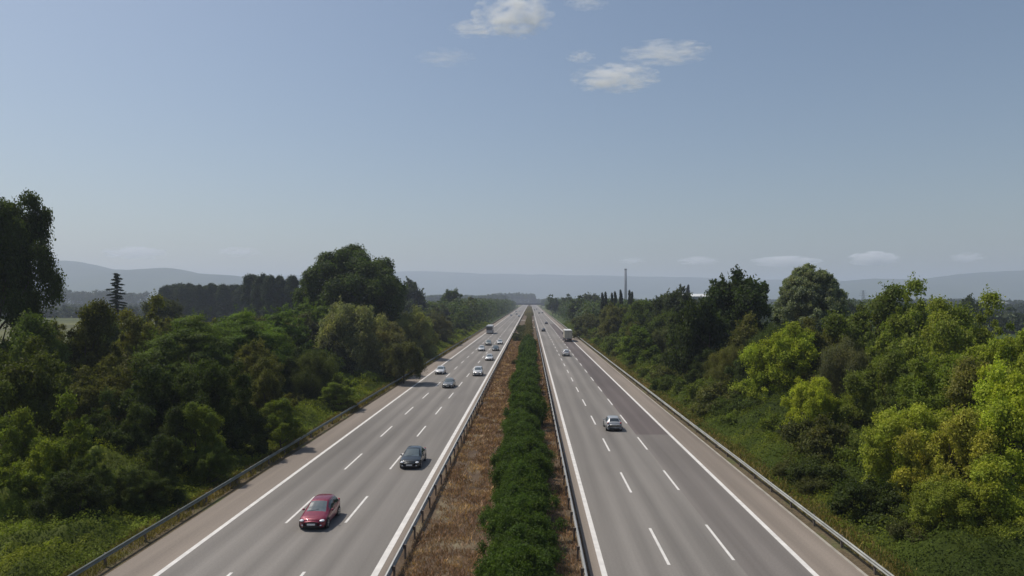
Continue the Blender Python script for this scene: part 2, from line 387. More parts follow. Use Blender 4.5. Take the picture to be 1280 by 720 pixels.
        C = np.stack([rr*np.cos(a), rr*np.sin(a), z], 1); D = unit(np.stack([np.cos(a), np.sin(a), np.full(n, 1.)], 1)); rc = .45 + .3 * (1 - s)
        me = crown_from_clumps('crown', C, D, rc, n_(30000), .26*g, .12*g, rng, M['needle'], squash=1.6, shoots=0)
    elif kind == 'shrub':    # low mound to the ground
        H, Rr, base = 3.4, 2.3, -.2; n = 60; C, D = clumps_dome(rng, n, H, Rr, base, rag=.5, inner=.35)
        rc = .4 + .35 * rng.random(n); me = crown_from_clumps('crown', C, D, rc, n_(16000), .19*g, .13*g, rng, M['leaf'])
    elif kind == 'hedge':    # median hedge shrub: upright sprays
        H, Rr, base = 2.7, 1.9, -.1; n = 46; C, D = clumps_dome(rng, n, H, Rr, base, rag=.8, inner=.3)
        rc = .28 + .42 * rng.random(n); me = crown_from_clumps('crown', C, D, rc, int([20000, 9000, 3000][lod]), .20*[1, 1.4, 2.4][lod], .06*[1, 1.4, 2.4][lod], rng, M['leaf'], upb=.2, rndn=.8, squash=1.2, shoots=3.5)
    tm = trunk_mesh('trunk', H, base, Rr, {'big': .5, 'ball': .4, 'dome': .8, 'shrub': .06, 'hedge': .05, 'cypress': .12, 'spire': .2}.get(kind, .24), rng, C, {'shrub': 8, 'hedge': 8, 'dome': 24, 'big': 22}.get(kind, 12), lean=.08 if kind in ('shrub', 'hedge', 'spire', 'cypress', 'poplar') else .45)
    co = np.empty(len(me.vertices) * 3, np.float32); me.vertices.foreach_get('co', co); co = co.reshape(-1, 3)
    hh = float(np.percentile(co[:, 2], 99.7)); rr_ = float(np.percentile(np.hypot(co[:, 0], co[:, 1]), 98))
    return me, tm, hh, rr_
PLACED = []
GZ_ = lambda x, y: 0.0
def tree(kind, x, y, height, radius, color, name, label, cat='tree', group=None, lod=None, v=None, kindtag=None):
    if lod is None: lod = 0 if y < 105 else (1 if y < 260 else 2)
    if kind in ('dome', 'ball'): lod = 1
    nv = 1 if kind in ('dome', 'spire', 'big', 'cypress', 'ball') else (3 if kind in ('round', 'spread') else 2)
    v = random.randrange(nv) if v is None else v
    key = (kind, lod, v)
    if key not in KINDS: KINDS[key] = make_kind(*key)
    cm, tm, hh, rr = KINDS[key]; gz = GZ_(x, y)
    o = empty(name, (x, y, gz), random.random() * 2 * PI if kind not in ('spire',) else 0.0)
    if kind in ('round', 'spread', 'willow', 'feather', 'shrub'): radius = max(radius, (height - gz) / hh * rr / 1.35)
    s = radius / rr; o.scale = (s, s * random.uniform(.9, 1.1), (height - gz) / hh)
    t = link('trunk', tm, o); c = link('crown', cm, o); j = random.uniform(.88, 1.12)
    c.color = (color[0]*j, color[1]*j, color[2]*j, 1)
    tag(o, label, cat, group, kindtag); PLACED.append((x, y, radius)); return o

# ------------------------------------------------------------------ ground, road, markings
def gz(x, y):
    x = np.asarray(x, float)
    l = np.clip((-23.6 - x) / 7, 0, 1); r = np.clip((x - 18.7) / 7, 0, 1)
    return -.06 - 1.5 * (l*l*(3-2*l)) - 1.3 * (r*r*(3-2*r))
GZ_ = lambda x, y: float(gz(x, y))
xs = np.unique(np.concatenate([np.linspace(-60, 60, 61), -np.geomspace(60, 24000, 40), np.geomspace(60, 24000, 40)]))
ys = np.concatenate([-np.geomspace(60, 2000, 8)[::-1], np.linspace(-40, 400, 45), np.geomspace(420, 24000, 50)])
X, Y = np.meshgrid(xs, ys); Z = gz(X, Y)
def grid_faces(ny, nx):
    i = np.arange(ny - 1)[:, None] * nx + np.arange(nx - 1)[None]
    return np.stack([i, i + 1, i + nx + 1, i + nx], -1).reshape(-1, 4)
o = link('ground', mesh_np('ground', np.stack([X, Y, Z], -1).reshape(-1, 3), grid_faces(len(ys), len(xs)), M['ground'], True)); tag(o, kind='structure')

Y0, Y1 = -30.0, 2300.0
def sheet(name, x0, x1, y0, y1, z, mat, seg=40.0):
    n = max(1, int((y1 - y0) / seg)); yy = np.linspace(y0, y1, n + 1)
    V = np.stack([np.tile([x0, x1], n + 1), np.repeat(yy, 2), np.full(2 * (n + 1), z)], 1)
    i = np.arange(n) * 2; F = np.stack([i, i + 1, i + 3, i + 2], 1)
    return V, F
def sheets(name, rects, mat, kind='structure'):
    VV, FF, o_ = [], [], 0
    for r in rects:
        V, F = sheet(name, *r, mat); VV.append(V); FF.append(F + o_); o_ += len(V)
    return tag(link(name, mesh_np(name, np.concatenate(VV), np.concatenate(FF), mat)), kind=kind)
sheets('road', [(-22.4, -7.55, Y0, Y1, 0.0)], M['asphalt_l'])
sheets('road', [(3.15, 17.55, Y0, Y1, 0.0)], M['asphalt_r'])
sheets('road_patch', [(11.38, 15.0, 76.5, 430, 0.004)], M['asphalt_p'])
sheets('road_patch', [(11.43, 14.8, Y0, 76.48, 0.004)], M['asphalt_w'])
sheets('verge', [(-24.0, -22.4, Y0, Y1, -.02), (17.72, 19.0, Y0, Y1, -.02)], M['verge'])
sheets('median', [(-7.55, 3.15, Y0, Y1, -.015)], M['median'])
sheets('median_crossing', [(-7.55, 3.15, 500, 513, 0.012), (-7.55, 3.15, 372, 379, 0.012)], M['kerb'])
b = MB()
for a in range(-30, 2300, 70): b.box((17.55, a, -.1), (17.72, a + 70, .035))
tag(b.build('gutter', M['kerb']), kind='structure')
K = 12760.0
dash0, dper, dlen = 39.2, 14.5, 6.2
rects = [(-19.85, -19.55, Y0, Y1, .009), (-8.40, -8.04, Y0, Y1, .009), (3.75, 4.05, Y0, Y1, .009), (14.87, 15.17, Y0, Y1, .009)]
dashes = []
for x, y0 in ((7.58, 39.0), (11.32, 39.8)):
    y = y0 - dper * 4
    while y < 2200: dashes.append((x - .085, x + .085, y, y + dlen, .009)); y += dper
for x, y0 in ((-15.9, 45.6 - 14.5*.0), (-12.05, 45.8)):
    y = y0 - dper * 5
    while y < 2200: dashes.append((x - .085, x + .085, y, y + dlen, .009)); y += dper
sheets('road_marking', rects + dashes, M['white_line'])

# ------------------------------------------------------------------ guardrails
def guardrail(x, face, label, spacing, mat, y0=6.0, y1=2200.0, h=.82, fat=1.0):
    "face=+1: the beam looks toward +X"
    root = tag(empty('guardrail', (x, 0, 0)), label, 'guardrail', 'steel guardrails along the carriageways')
    prof = [(-.01, -.155), (.045, -.14), (.075, -.10), (.045, -.05), (.0, -.02), (.0, .02), (.045, .05), (.075, .10), (.045, .14), (-.01, .155)]
    prof = [(p[0]*(1+.4*fat), p[1]*(.85+.4*fat)) for p in prof]; prof += [(p[0] - .006, p[1]) for p in prof[::-1]]
    prof = np.array(prof); yy = np.concatenate([np.arange(y0, 300, 6.), np.arange(300, y1, 25.)]); n = len(prof)
    wob = (fbm(yy * .05, yy * 0, 5, 2) - .5) * .05
    V = np.stack([np.tile(prof[:, 0] * face, len(yy)), np.repeat(yy, n), np.tile(prof[:, 1], len(yy)) + h - .155 + np.repeat(wob, n)], 1)
    i = np.arange(len(yy) - 1)[:, None] * n + np.arange(n)[None]; j = np.arange(len(yy) - 1)[:, None] * n + (np.arange(n)[None] + 1) % n
    F = np.stack([i, j, j + n, i + n], -1).reshape(-1, 4)
    link('beam', mesh_np('beam', V, F, mat), root)
    pb = MB(); pb.box((-.12 * face - .05, -.06, -.3), (-.12 * face + .05, .06, h - .05)); pb.box((min(-.07*face, -.008*face), -.05, h - .26), (max(-.07*face, -.008*face), .05, h - .06))
    pm = pb.mesh('post', M['post']); y = 30.0; k = 0
    while k < 99: p = link('post', pm, root); p.location = (0, y, 0); y += spacing; k += 1
    fb = MB()
    while y < 1100: fb.box((-.12 * face - .05, y - .06, -.3), (-.12 * face + .05, y + .06, h - .05)); y += spacing
    tag(fb.build('posts', M['post'], root), kind='stuff')
    return root
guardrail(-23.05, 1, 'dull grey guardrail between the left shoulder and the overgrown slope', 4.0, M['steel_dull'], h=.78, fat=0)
guardrail(-7.15, -1, 'bright guardrail on dark posts beside the bare brown strip of the median', 3.2, M['steel'])
guardrail(2.75, 1, 'thin guardrail between the green hedge and the right-hand carriageway', 3.2, M['steel'])
guardrail(18.1, -1, 'pale double-ridged guardrail along the outer edge of the right-hand road', 4.0, M['steel_r'], h=.78, fat=0)

# ------------------------------------------------------------------ vehicles
def catm(xs, ys, x):
    "smooth monotone-ish interpolation"
    xs = np.array(xs, float); ys = np.array(ys, float); i = np.clip(np.searchsorted(xs, x) - 1, 0, len(xs) - 2)
    m = np.gradient(ys, xs); h = xs[i+1] - xs[i]; t = (x - xs[i]) / h; d = (ys[i+1] - ys[i]) / h
    m0 = np.where(np.abs(m[i]) > 3 * np.abs(d) + 1e-6, 3 * d, m[i]); m1 = np.where(np.abs(m[i+1]) > 3 * np.abs(d) + 1e-6, 3 * d, m[i+1])
    return (2*t**3-3*t**2+1)*ys[i] + (t**3-2*t**2+t)*h*m0 + (-2*t**3+3*t**2)*ys[i+1] + (t**3-t**2)*h*m1
#            y     ztop  wtop  zbelt wbelt zlow
HATCH = dict(st=[(0.00, .56, .40, .46, .56, .26), (.07, .66, .52, .56, .70, .20), (.30, .76, .62, .68, .81, .18), (.9, .91, .68, .80, .86, .18), (1.05, .95, .69, .83, .86, .18),
                 (1.45, 1.20, .62, .88, .87, .18), (1.80, 1.40, .57, .91, .87, .18), (2.3, 1.48, .57, .93, .87, .18), (3.0, 1.46, .55, .95, .87, .18), (3.35, 1.39, .53, .97, .86, .18),
                 (3.75, 1.05, .60, .95, .83, .20), (3.90, .90, .66, .82, .80, .22), (3.97, .72, .62, .62, .76, .28)], ws=(1.02, 1.78), rw=(3.40, 3.74), side=(1.45, 3.42), pil=(2.42,), L=3.97, W=.87, ax=(.74, 3.25), wr=.31)
SEDAN = dict(st=[(0.00, .54, .42, .46, .58, .26), (.08, .66, .54, .56, .72, .20), (.35, .76, .64, .68, .83, .17), (1.0, .88, .70, .80, .88, .17), (1.25, .93, .71, .83, .89, .17),
                 (1.65, 1.18, .63, .87, .89, .17), (2.05, 1.38, .58, .90, .89, .17), (2.6, 1.44, .57, .92, .89, .17), (3.15, 1.41, .56, .94, .89, .17), (3.5, 1.30, .56, .96, .88, .17),
                 (3.95, 1.05, .62, .96, .87, .18), (4.35, 1.00, .66, .92, .84, .20), (4.47, .92, .64, .80, .80, .24), (4.52, .72, .60, .60, .76, .30)], ws=(1.20, 2.02), rw=(3.30, 3.92), side=(1.65, 3.72), pil=(2.62,), L=4.52, W=.89, ax=(.85, 3.55), wr=.32)
SUV = dict(st=[(0.00, .70, .44, .58, .62, .30), (.07, .86, .58, .70, .76, .24), (.30, .98, .68, .84, .86, .22), (.9, 1.06, .72, .95, .90, .22), (1.1, 1.10, .73, .97, .91, .22),
                 (1.45, 1.36, .66, 1.02, .91, .22), (1.75, 1.56, .61, 1.04, .91, .22), (2.3, 1.66, .61, 1.05, .91, .22), (3.3, 1.64, .60, 1.07, .91, .22), (3.95, 1.56, .58, 1.08, .90, .22),
                 (4.25, 1.18, .64, 1.04, .88, .24), (4.36, .95, .68, .86, .84, .26), (4.42, .80, .64, .70, .80, .32)], ws=(1.08, 1.74), rw=(3.98, 4.22), side=(1.5, 3.98), pil=(2.45, 3.3), L=4.42, W=.91, ax=(.85, 3.55), wr=.35)
def car_meshes(sp):
    st = np.array(sp['st']); yy = np.unique(np.concatenate([np.linspace(0, sp['L'], 84), st[:, 0], sp['ws'], sp['rw'], sp['side']]))
    g = [catm(st[:, 0], st[:, k], yy) for k in range(1, 6)]; zt, wt, zb, wb, zl = g
    prof = []
    for i in range(len(yy)):
        gh = zt[i] - zb[i]
        key = [(wb[i]*.86, zl[i]), (wb[i]*.98, zl[i] + .10), (wb[i]*1.0, (zl[i]+zb[i])*.5), (wb[i]*.965, zb[i]), (wt[i], zt[i] - .035 * min(1, gh/.2)), (wt[i]*.90, zt[i]), (wt[i]*.5, zt[i] + .03), (0, zt[i] + .04)]
        sub = [2, 3, 4, 9, 1, 4, 4]; row = []
        for a in range(7):
            for s in range(sub[a]):
                f = s / sub[a]; x_ = key[a][0]*(1-f) + key[a+1][0]*f; z_ = key[a][1]*(1-f) + key[a+1][1]*f
                if a == 3: x_ += .03 * math.sin(PI * f) * min(1, gh/.3)
                if a == 2: x_ += .012 * math.sin(PI * f)
                row.append((x_, z_))
        row.append(key[7]); prof.append(row)
    P = np.array(prof); nh = P.shape[1]
    full = np.concatenate([P * [-1, 1], P[:, ::-1][:, 1:]], 1); nv = full.shape[1]
    V = np.stack([full[..., 0], np.repeat(yy[:, None], nv, 1), full[..., 1]], -1)
    # curve nose and tail in plan
    cx = (V[..., 0] / sp['W']) ** 2; fr = np.clip(1 - V[..., 1] / .5, 0, 1); bk = np.clip(1 - (sp['L'] - V[..., 1]) / .35, 0, 1)
    V[..., 1] += cx * .16 * fr - cx * .08 * bk
    F = grid_faces(len(yy), nv); fi = F[:, 0] // nv; fj = F[:, 0] % nv; jj = np.where(fj < nh - 1, fj, nv - 2 - fj)
    ym = (yy[fi] + yy[fi + 1]) / 2; gh = (zt - zb)[fi]
    top = jj >= 19; side = (jj >= 10) & (jj <= 16)
    ws = top & (ym > sp['ws'][0]) & (ym < sp['ws'][1]); rw = top & (ym > sp['rw'][0]) & (ym < sp['rw'][1])
    sg = side & (ym > sp['side'][0]) & (ym < sp['side'][1]) & (gh > .22)
    for p in sp['pil']: sg &= np.abs(ym - p) > .045
    body = ~(ws | rw | sg); V = V.reshape(-1, 3)
    front = list(range(nv)); back = list(range((len(yy)-1)*nv, len(yy)*nv))[::-1]
    def sub(mask, name, mat):
        f = F[mask]; u, inv = np.unique(f, return_inverse=True); return mesh_np(name, V[u], inv.reshape(f.shape), mat, True)
    bm_ = MB(); fl = F[body].tolist(); bm_.add(V.tolist(), fl + [tuple(front), tuple(back)]); body_me = bm_.mesh('body', M['paint'], True)
    out = {'body': body_me}
    left = (V[F[:, 0]][:, 0] < 0)
    out['windscreen'] = sub(ws, 'windscreen', M['screen']); out['rear_window'] = sub(rw, 'rear_window', M['glass'])
    sws = []
    edges = [sp['side'][0]] + list(sp['pil']) + [sp['side'][1]]
    for a, c in zip(edges[:-1], edges[1:]):
        for lf in (left, ~left):
            mk = sg & lf & (ym > a) & (ym < c)
            if mk.any(): sws.append(sub(mk, 'side_window', M['glass']))
    out['side_window'] = sws
    return out
def car_proto(sp):
    ms = car_meshes(sp); root = empty('parked', (0, 0, 0)); W, L, wr = sp['W'], sp['L'], sp['wr']; dy = -L / 2
    def part(name, me, par=root):
        o_ = link(name, me, par)
        if par is root: o_.location = (0, dy, 0)
        return o_
    body = part('body', ms['body']); part('windscreen', ms['windscreen']); part('rear_window', ms['rear_window'])
    for m_ in ms['side_window']: part('side_window', m_)
    st = np.array(sp['st']); f = lambda k, y: float(catm(st[:, 0], st[:, k], np.array([y]))[0])
    # underbody and arch liners
    part('underbody', MB().box((-W*.84, .25, .17), (W*.84, L-.25, .42)).mesh('underbody', M['trim']))
    for ay in sp['ax']:
        for s in (-1, 1):
            a = MB()
            n = 18; r0, r1 = wr + .065, wr - .02; x = s * (W + .006)
            vs = []; 
            for i in range(n + 1):
                t = -.18 * PI + 1.36 * PI * i / n
                vs += [(x, ay + r0*math.cos(t), wr + r0*math.sin(t)), (x, ay + r1*math.cos(t), wr + r1*math.sin(t))]
            a.add(vs, [(2*i, 2*i+1, 2*i+3, 2*i+2) for i in range(n)]); part('wheel_arch', a.mesh('wheel_arch', M['trim']))
            wh = empty('wheel', (0, 0, 0)); wh.parent = root; wh.location = (s*(W - .085), ay + dy, wr)
            ty = MB(); ty.tube((-.105, 0, 0), (.105, 0, 0), wr, wr, 24); tyo = ty.build('tyre', M['tyre'], wh)
            rm = MB(); xo = s * .108
            rm.tube((xo - s*.02, 0, 0), (xo, 0, 0), wr*.16, wr*.14, 12)
            for q in range(5):
                t = 2*PI*q/5; c_, s_ = math.cos(t), math.sin(t); w_ = .028
                rm.add([(xo, -s_*w_, c_*w_), (xo, s_*w_, -c_*w_), (xo, c_*wr*.6 + s_*w_*1.6, s_*wr*.6 - c_*w_*1.6), (xo, c_*wr*.6 - s_*w_*1.6, s_*wr*.6 + c_*w_*1.6)], [(0, 1, 2, 3)])
            ri = [(xo, wr*.68*math.cos(2*PI*i/20), wr*.68*math.sin(2*PI*i/20)) for i in range(20)] + [(xo, wr*.58*math.cos(2*PI*i/20), wr*.58*math.sin(2*PI*i/20)) for i in range(20)]
            rm.add(ri, [(i, (i+1) % 20, 20 + (i+1) % 20, 20 + i) for i in range(20)]); rm.build('rim', M['rim'], wh)
    zf = f(3, .1); zt = f(1, .1)
    # nose and tail pieces, set just proud of the body
    for s in (-1, 1):
        part('headlight', MB().ellipsoid((s*W*.72, .20, zf + .035), (.17, .17, .075), 12, 8).mesh('headlight', M['lamp'], True))
        part('fog_lamp', MB().ellipsoid((s*W*.66, .085, .36), (.07, .05, .045), 8, 6).mesh('fog_lamp', M['lamp'], True))
        part('tail_light', MB().ellipsoid((s*W*.80, L - .16, f(3, L-.2) + .0), (.10, .13, .10), 10, 6).mesh('tail_light', M['tail'], True))
        part('door_handle', MB().box((s*W*.965 - .012, L*.52, f(3, L*.52) - .09), (s*W*.965 + .035*s + .001, L*.52 + .15, f(3, L*.52) - .065)).mesh('door_handle', M['trim'])) if True else None
        part('mirror', MB().ellipsoid((s*(W + .07), sp['ws'][0] + .42, f(3, sp['ws'][0] + .4) + .07), (.10, .06, .07), 10, 6).mesh('mirror', M['paint'], True))
        # door seams
    part('grille', MB().box((-.38, .005 - .012, zf - .17), (.38, .10, zf - .02)).mesh('grille', M['trim']))
    part('lower_grille', MB().box((-.50, -.012, .255), (.50, .12, .345)).mesh('lower_grille', M['trim']))
    part('number_plate', MB().box((-.26, -.022, zf - .17 + .005 - .05), (.26, -.014, zf - .17 + .07)).mesh('number_plate', M['plate']))
    part('rear_plate', MB().box((-.26, L + .004, f(3, L-.1) - .16), (.26, L + .014, f(3, L-.1) - .05)).mesh('rear_plate', M['plate']))
    part('rear_bumper', MB().box((-W*.62, L - .1, .27), (W*.62, L + .012, .40)).mesh('rear_bumper', M['trim']))
    part('wiper', MB().tube((-.45, sp['ws'][0] - .01, f(1, sp['ws'][0]) + .05), (.15, sp['ws'][0] + .14, f(1, sp['ws'][0] + .14) + .06), .008, .008, 5).mesh('wiper', M['trim']))
    return root
PROTO = {}
def car(kind, x, y, rear, color, name, label, group=None, wheel_scale=1.0, s=1.0):
    if kind not in PROTO: PROTO[kind] = car_proto({'hatch': HATCH, 'sedan': SEDAN, 'suv': SUV}[kind]); o = PROTO[kind]
    else: o = copy_tree(PROTO[kind])
    o.name = name; o.location = (x, y, 0.0); o.rotation_euler = (0, 0, PI if rear else 0); o.scale = (s, s, s)
    for c in o.children:
        if c.name.split('.')[0] in ('body', 'mirror'): c.color = (*color, 1)
    tag(o, label, 'car', group); return o
WHITE, SILV, GREY, DARK, RED = (.62, .62, .61), (.36, .37, .37), (.13, .14, .15), (.012, .018, .018), (.20, .010, .030)
ON, OUT = 'cars coming towards the viewer on the left carriageway', 'cars driving away on the right carriageway'
car('hatch', -13.75, 46.0, False, RED, 'hatchback_car', 'dark red hatchback, nearest car on the left carriageway', ON)
car('sedan', -10.35, 62.3, False, DARK, 'saloon_car', 'black car behind the red hatchback in the lane beside the median', ON)
car('sedan', -13.6, 117.5, False, (.16, .165, .16), 'saloon_car', 'grey saloon in the middle lane ahead of two white cars', ON)
car('hatch', -17.7, 138.5, False, WHITE, 'hatchback_car', 'white hatchback in the lane next to the left shoulder', ON)
car('suv', -10.1, 135.8, False, WHITE, 'estate_car', 'white car beside the median, level with the white hatchback', ON)
car('sedan', -9.9, 170, False, WHITE, 'saloon_car', 'white saloon by the median directly in front of a dark car', ON)
car('hatch', -13.95, 201, False, WHITE, 'hatchback_car', 'white hatchback in the middle lane beside the small dark car', ON)
car('suv', -13.5, 226, False, (.30, .31, .28), 'estate_car', 'grey-green car with bright roof close behind a white hatchback', ON)
car('sedan', -9.95, 202, False, DARK, 'saloon_car', 'small dark saloon between two white cars by the median', ON)
car('sedan', -10.1, 232, False, WHITE, 'saloon_car', 'white saloon by the median, behind the small dark saloon', ON)
FARON = 'tiny far cars near the top of the left carriageway'
for x, y, c in ((-17.6, 640, GREY), (-13.7, 700, DARK), (-9.9, 610, GREY), (-17.6, 860, DARK), (-13.8, 900, WHITE)):
    car('sedan', x, y, False, c, 'distant_car', 'tiny distant car near the far end of the left carriageway', FARON)
car('hatch', 9.25, 80.0, True, SILV, 'hatchback_car', 'silver hatchback driving away, nearest car on the right carriageway', OUT)
car('suv', 9.2, 183.5, True, WHITE, 'estate_car', 'white car driving away just behind the cream lorry', OUT)
car('hatch', 6.0, 325, True, DARK, 'hatchback_car', 'small dark car in the lane beside the hedge, beyond the lorry', OUT)
car('sedan', 9.6, 425, True, DARK, 'saloon_car', 'tiny dark car in the middle lane far past the lorry', OUT)
for x, y in ((9.4, 760), (13.2, 770), (5.8, 1000), (9.5, 1080)):
    car('sedan', x, y, True, DARK, 'distant_car', 'tiny dark car near the far end of the right carriageway', 'tiny far cars near the top of the right carriageway')

def wheel_(root, x, y, r, w=.28):
    wh = empty('wheel', (x, y, r)); wh.parent = root
    MB().tube((-w/2, 0, 0), (w/2, 0, 0), r, r, 20).build('tyre', M['tyre'], wh)
    s = 1 if x > 0 else -1
    MB().tube((s*(w/2 - .01), 0, 0), (s*(w/2 + .012), 0, 0), r*.55, r*.5, 14).build('rim', M['rim'], wh)
def rbox(a, b, r, n=4):
    "box rounded in the XZ section"
    x0, y0, z0 = a; x1, y1, z1 = b; pts = []
    for cx, cz, a0 in ((x1-r, z1-r, 0), (x0+r, z1-r, PI/2), (x0+r, z0+r, PI), (x1-r, z0+r, 1.5*PI)):
        for i in range(n+1): t = a0 + PI/2*i/n; pts.append((cx + r*math.cos(t), cz + r*math.sin(t)))
    k = len(pts); m = MB(); m.add([(p[0], y0, p[1]) for p in pts] + [(p[0], y1, p[1]) for p in pts], [(i, (i+1) % k, k+(i+1) % k, k+i) for i in range(k)] + [tuple(range(k)), tuple(range(k, 2*k))[::-1]])
    return m
# lorry, seen from behind; built with its nose toward +Y
t = tag(empty('lorry', (13.15, 244, 0)), 'cream box lorry driving away in the right-hand lane', 'lorry')
cargo = rbox((-1.27, 0, 1.15), (1.27, 11.5, 3.95), .06)
cargo.build('cargo_body', M['tarp'], t)
rf = MB().box((-1.28, -.02, 3.952), (1.28, 11.52, 4.0)).build('roof', M['sheet_roof'], t)
fr = MB(); 
for x in (-1.2, 1.2): fr.box((x - .06, -.035, 1.2), (x + .06, -.002, 3.9))
fr.box((-1.25, -.04, 3.82), (1.25, -.003, 3.93)); fr.box((-1.25, -.04, 1.16), (1.25, -.003, 1.28)); fr.box((-.02, -.03, 1.3), (.02, -.003, 3.8)); fr.build('rear_frame', M['grey_panel'], t)
rb = MB()
for k in range(12):
    for s in (-1, 1): rb.box((min(s*1.272, s*1.295), .6 + k*.93, 1.2), (max(s*1.272, s*1.295), .64 + k*.93, 3.9))
rb.build('side_rib', M['tarp'], t)
MB().box((-.45, 0, .85), (.45, 14.6, 1.13)).build('chassis', M['trim'], t)
MB().box((-1.2, -.05, .45), (1.2, .05, .62)).build('bumper', M['trim'], t)
for s in (-1, 1): MB().box((s*.95 - .18, -.06, .70), (s*.95 + .18, -.02, .84)).build('tail_light', M['tail'], t)
for y in (1.6, 2.9, 4.2, 10.8, 13.6):
    for s in (-1, 1): wheel_(t, s*1.05, y, .5, .32)
cabin = rbox((-1.22, 12.1, .9), (1.22, 14.3, 3.45), .15); cab_o = cabin.build('cab', M['coach'], t)
MB().box((-1.1, 14.302, 1.9), (1.1, 14.33, 2.9)).build('windscreen', M['glass'], cab_o)
for s in (-1, 1):
    MB().box((s*1.222 - .01, 13.0, 1.9), (s*1.222 + .01, 14.0, 2.75)).build('side_window', M['glass'], cab_o)
    MB().box((s*1.45 - .1, 14.1, 2.0), (s*1.45 + .1, 14.2, 2.7)).build('mirror', M['trim'], t)
# coach, seen from the front; nose toward -Y
t = tag(empty('coach', (-17.55, 300, 0)), 'white-roofed coach coming down the lane by the left shoulder', 'coach')
rbox((-1.26, 0, .35), (1.26, 12, 3.25), .16).build('body', M['grey_panel'], t)
rbox((-1.275, -.05, 3.15), (1.275, 12.05, 3.62), .14).build('roof', M['coach'], t)
MB().box((-1.17, -.035, 1.75), (1.17, -.003, 3.1)).build('windscreen', M['glass'], t)
MB().box((-1.20, -.03, .6), (1.20, -.004, 1.45)).build('front_panel', M['rim'], t)
for s in (-1, 1):
    for k in range(6): MB().box((s*1.262 - .012, .6 + k*1.85, 1.75), (s*1.262 + .012, 2.3 + k*1.85, 2.85)).build('side_window', M['glass'], t)
    MB().ellipsoid((s*.95, -.03, .85), (.18, .06, .10), 10, 6).build('headlight', M['lamp'], t, True)
    MB().box((s*1.42 - .09, -.25, 2.2), (s*1.42 + .09, -.12, 2.8)).build('mirror', M['trim'], t)
    for y in (2.3, 9.0): wheel_(t, s*1.12, y, .5, .3)
MB().box((-.28, -.05, .5), (.28, -.03, .6)).build('number_plate', M['plate'], t)

# ------------------------------------------------------------------ far structures
t = tag(empty('overpass', (0, 1330, 0)), 'dark concrete overpass crossing the motorway in the distance', 'bridge')
dk = MB().box((-62, -5, 5.4), (70, 5, 7.2)).build('deck', M['dark_concrete'], t)
for y in (-4.9, 4.7):
    MB().box((-62, y, 7.202), (70, y + .2, 8.2)).build('parapet', M['dark_concrete'], t)
for x in (-25, -2.2, 20): MB().box((x - .6, -4, -.5), (x + .6, 4, 5.398)).build('pier', M['dark_concrete'], t)
for s, x in ((-1, -62), (1, 70)):
    b = MB(); x2 = x + s*90
    b.add([(x, -16, -.5), (x, 16, -.5), (x2, 16, -.5), (x2, -16, -.5), (x, -5, 7.19), (x, 5, 7.19), (x2, 5, 3), (x2, -5, 3)], [(0,1,2,3), (4,7,6,5), (0,4,5,1), (2,6,7,3), (1,5,6,2), (0,3,7,4)])
    b.build('embankment', M['ground'], t)
x, y, z = at(782, 336, 1500)
b = MB(); b.tube((0, 0, -1), (0, 0, z), 3.3, 2.3, 24)
t = tag(empty('chimney', (x, y, 0)), 'tall thin grey chimney rising above the trees right of the road', 'chimney')
b.build('shaft', M['stack'], t, True); MB().tube((0, 0, z - 3), (0, 0, z + .2), 2.6, 2.6, 24).build('rim', M['dark_concrete'], t)
def shed(name, px0, px1, pyt, pye, Y, label, wallm, depth=30, ridge=.55):
    xa, _, zt = at(px0, pyt, Y); xb, _, _ = at(px1, pyt, Y); ze = at(px0, pye, Y)[2]; w = xb - xa
    t_ = tag(empty(name, ((xa + xb)/2, Y, 0)), label, 'building'); h = w/2
    MB().box((-h, 0, -2), (h, depth, ze)).build('wall', wallm, t_)
    b_ = MB(); xr = h*.1
    b_.add([(-h-.5, -.8, ze), (h+.5, -.8, ze), (h+.5, depth+.8, ze), (-h-.5, depth+.8, ze), (xr - h*.5, depth*ridge, zt), (h*.72, depth*ridge, zt)], [(0,3,2,1), (0,1,5,4), (1,2,5), (2,3,4,5), (3,0,4)])
    b_.build('roof', M['sheet_roof'] if name == 'warehouse' else M['grey_roof'], t_)
    for k in range(4): MB().box((-h*.8 + k*h*.45, -.05, ze*.35), (-h*.8 + k*h*.45 + h*.22, -.003, ze*.75)).build('window', M['glass'], t_)
shed('warehouse', 848, 900, 367.0, 370.5, 520, 'building with white roof showing above the right-hand treetops', M['wall'], 34)
shed('farm_building', 1090, 1124, 376.2, 379, 900, 'long low grey building far off beyond the right-hand trees', M['wall'], 20)
shed('farm_building', 1228, 1262, 376.0, 379.0, 1150, 'low pale building on the far plain near the right edge', M['wall'], 20)
# pylon
x, y, z = at(1079, 363, 1300)
t = tag(empty('pylon', (x, y, 0)), 'faint lattice pylon standing beyond the big round tree', 'pylon')
b = MB(); H_ = z
for sx in (-1, 1):
    for sy in (-1, 1): b.tube((sx*4, sy*4, -1), (sx*.7, sy*.7, H_), .3, .2, 4)
for k in range(8):
    z0, z1 = H_*k/8, H_*(k+1)/8; w0, w1 = 4 - 3.3*k/8, 4 - 3.3*(k+1)/8
    for sy in (-1, 1): b.tube((-w0, sy*w0, z0), (w1, sy*w1, z1), .15, .15, 4); b.tube((w0, sy*w0, z0), (-w1, sy*w1, z1), .15, .15, 4)
b.build('tower', M['stack'], t); c = MB()
for k, w in ((.72, 8), (.84, 6.5), (.96, 5)): c.box((-w, -.3, H_*k), (w, .3, H_*k + .5))
c.build('crossarm', M['stack'], t)

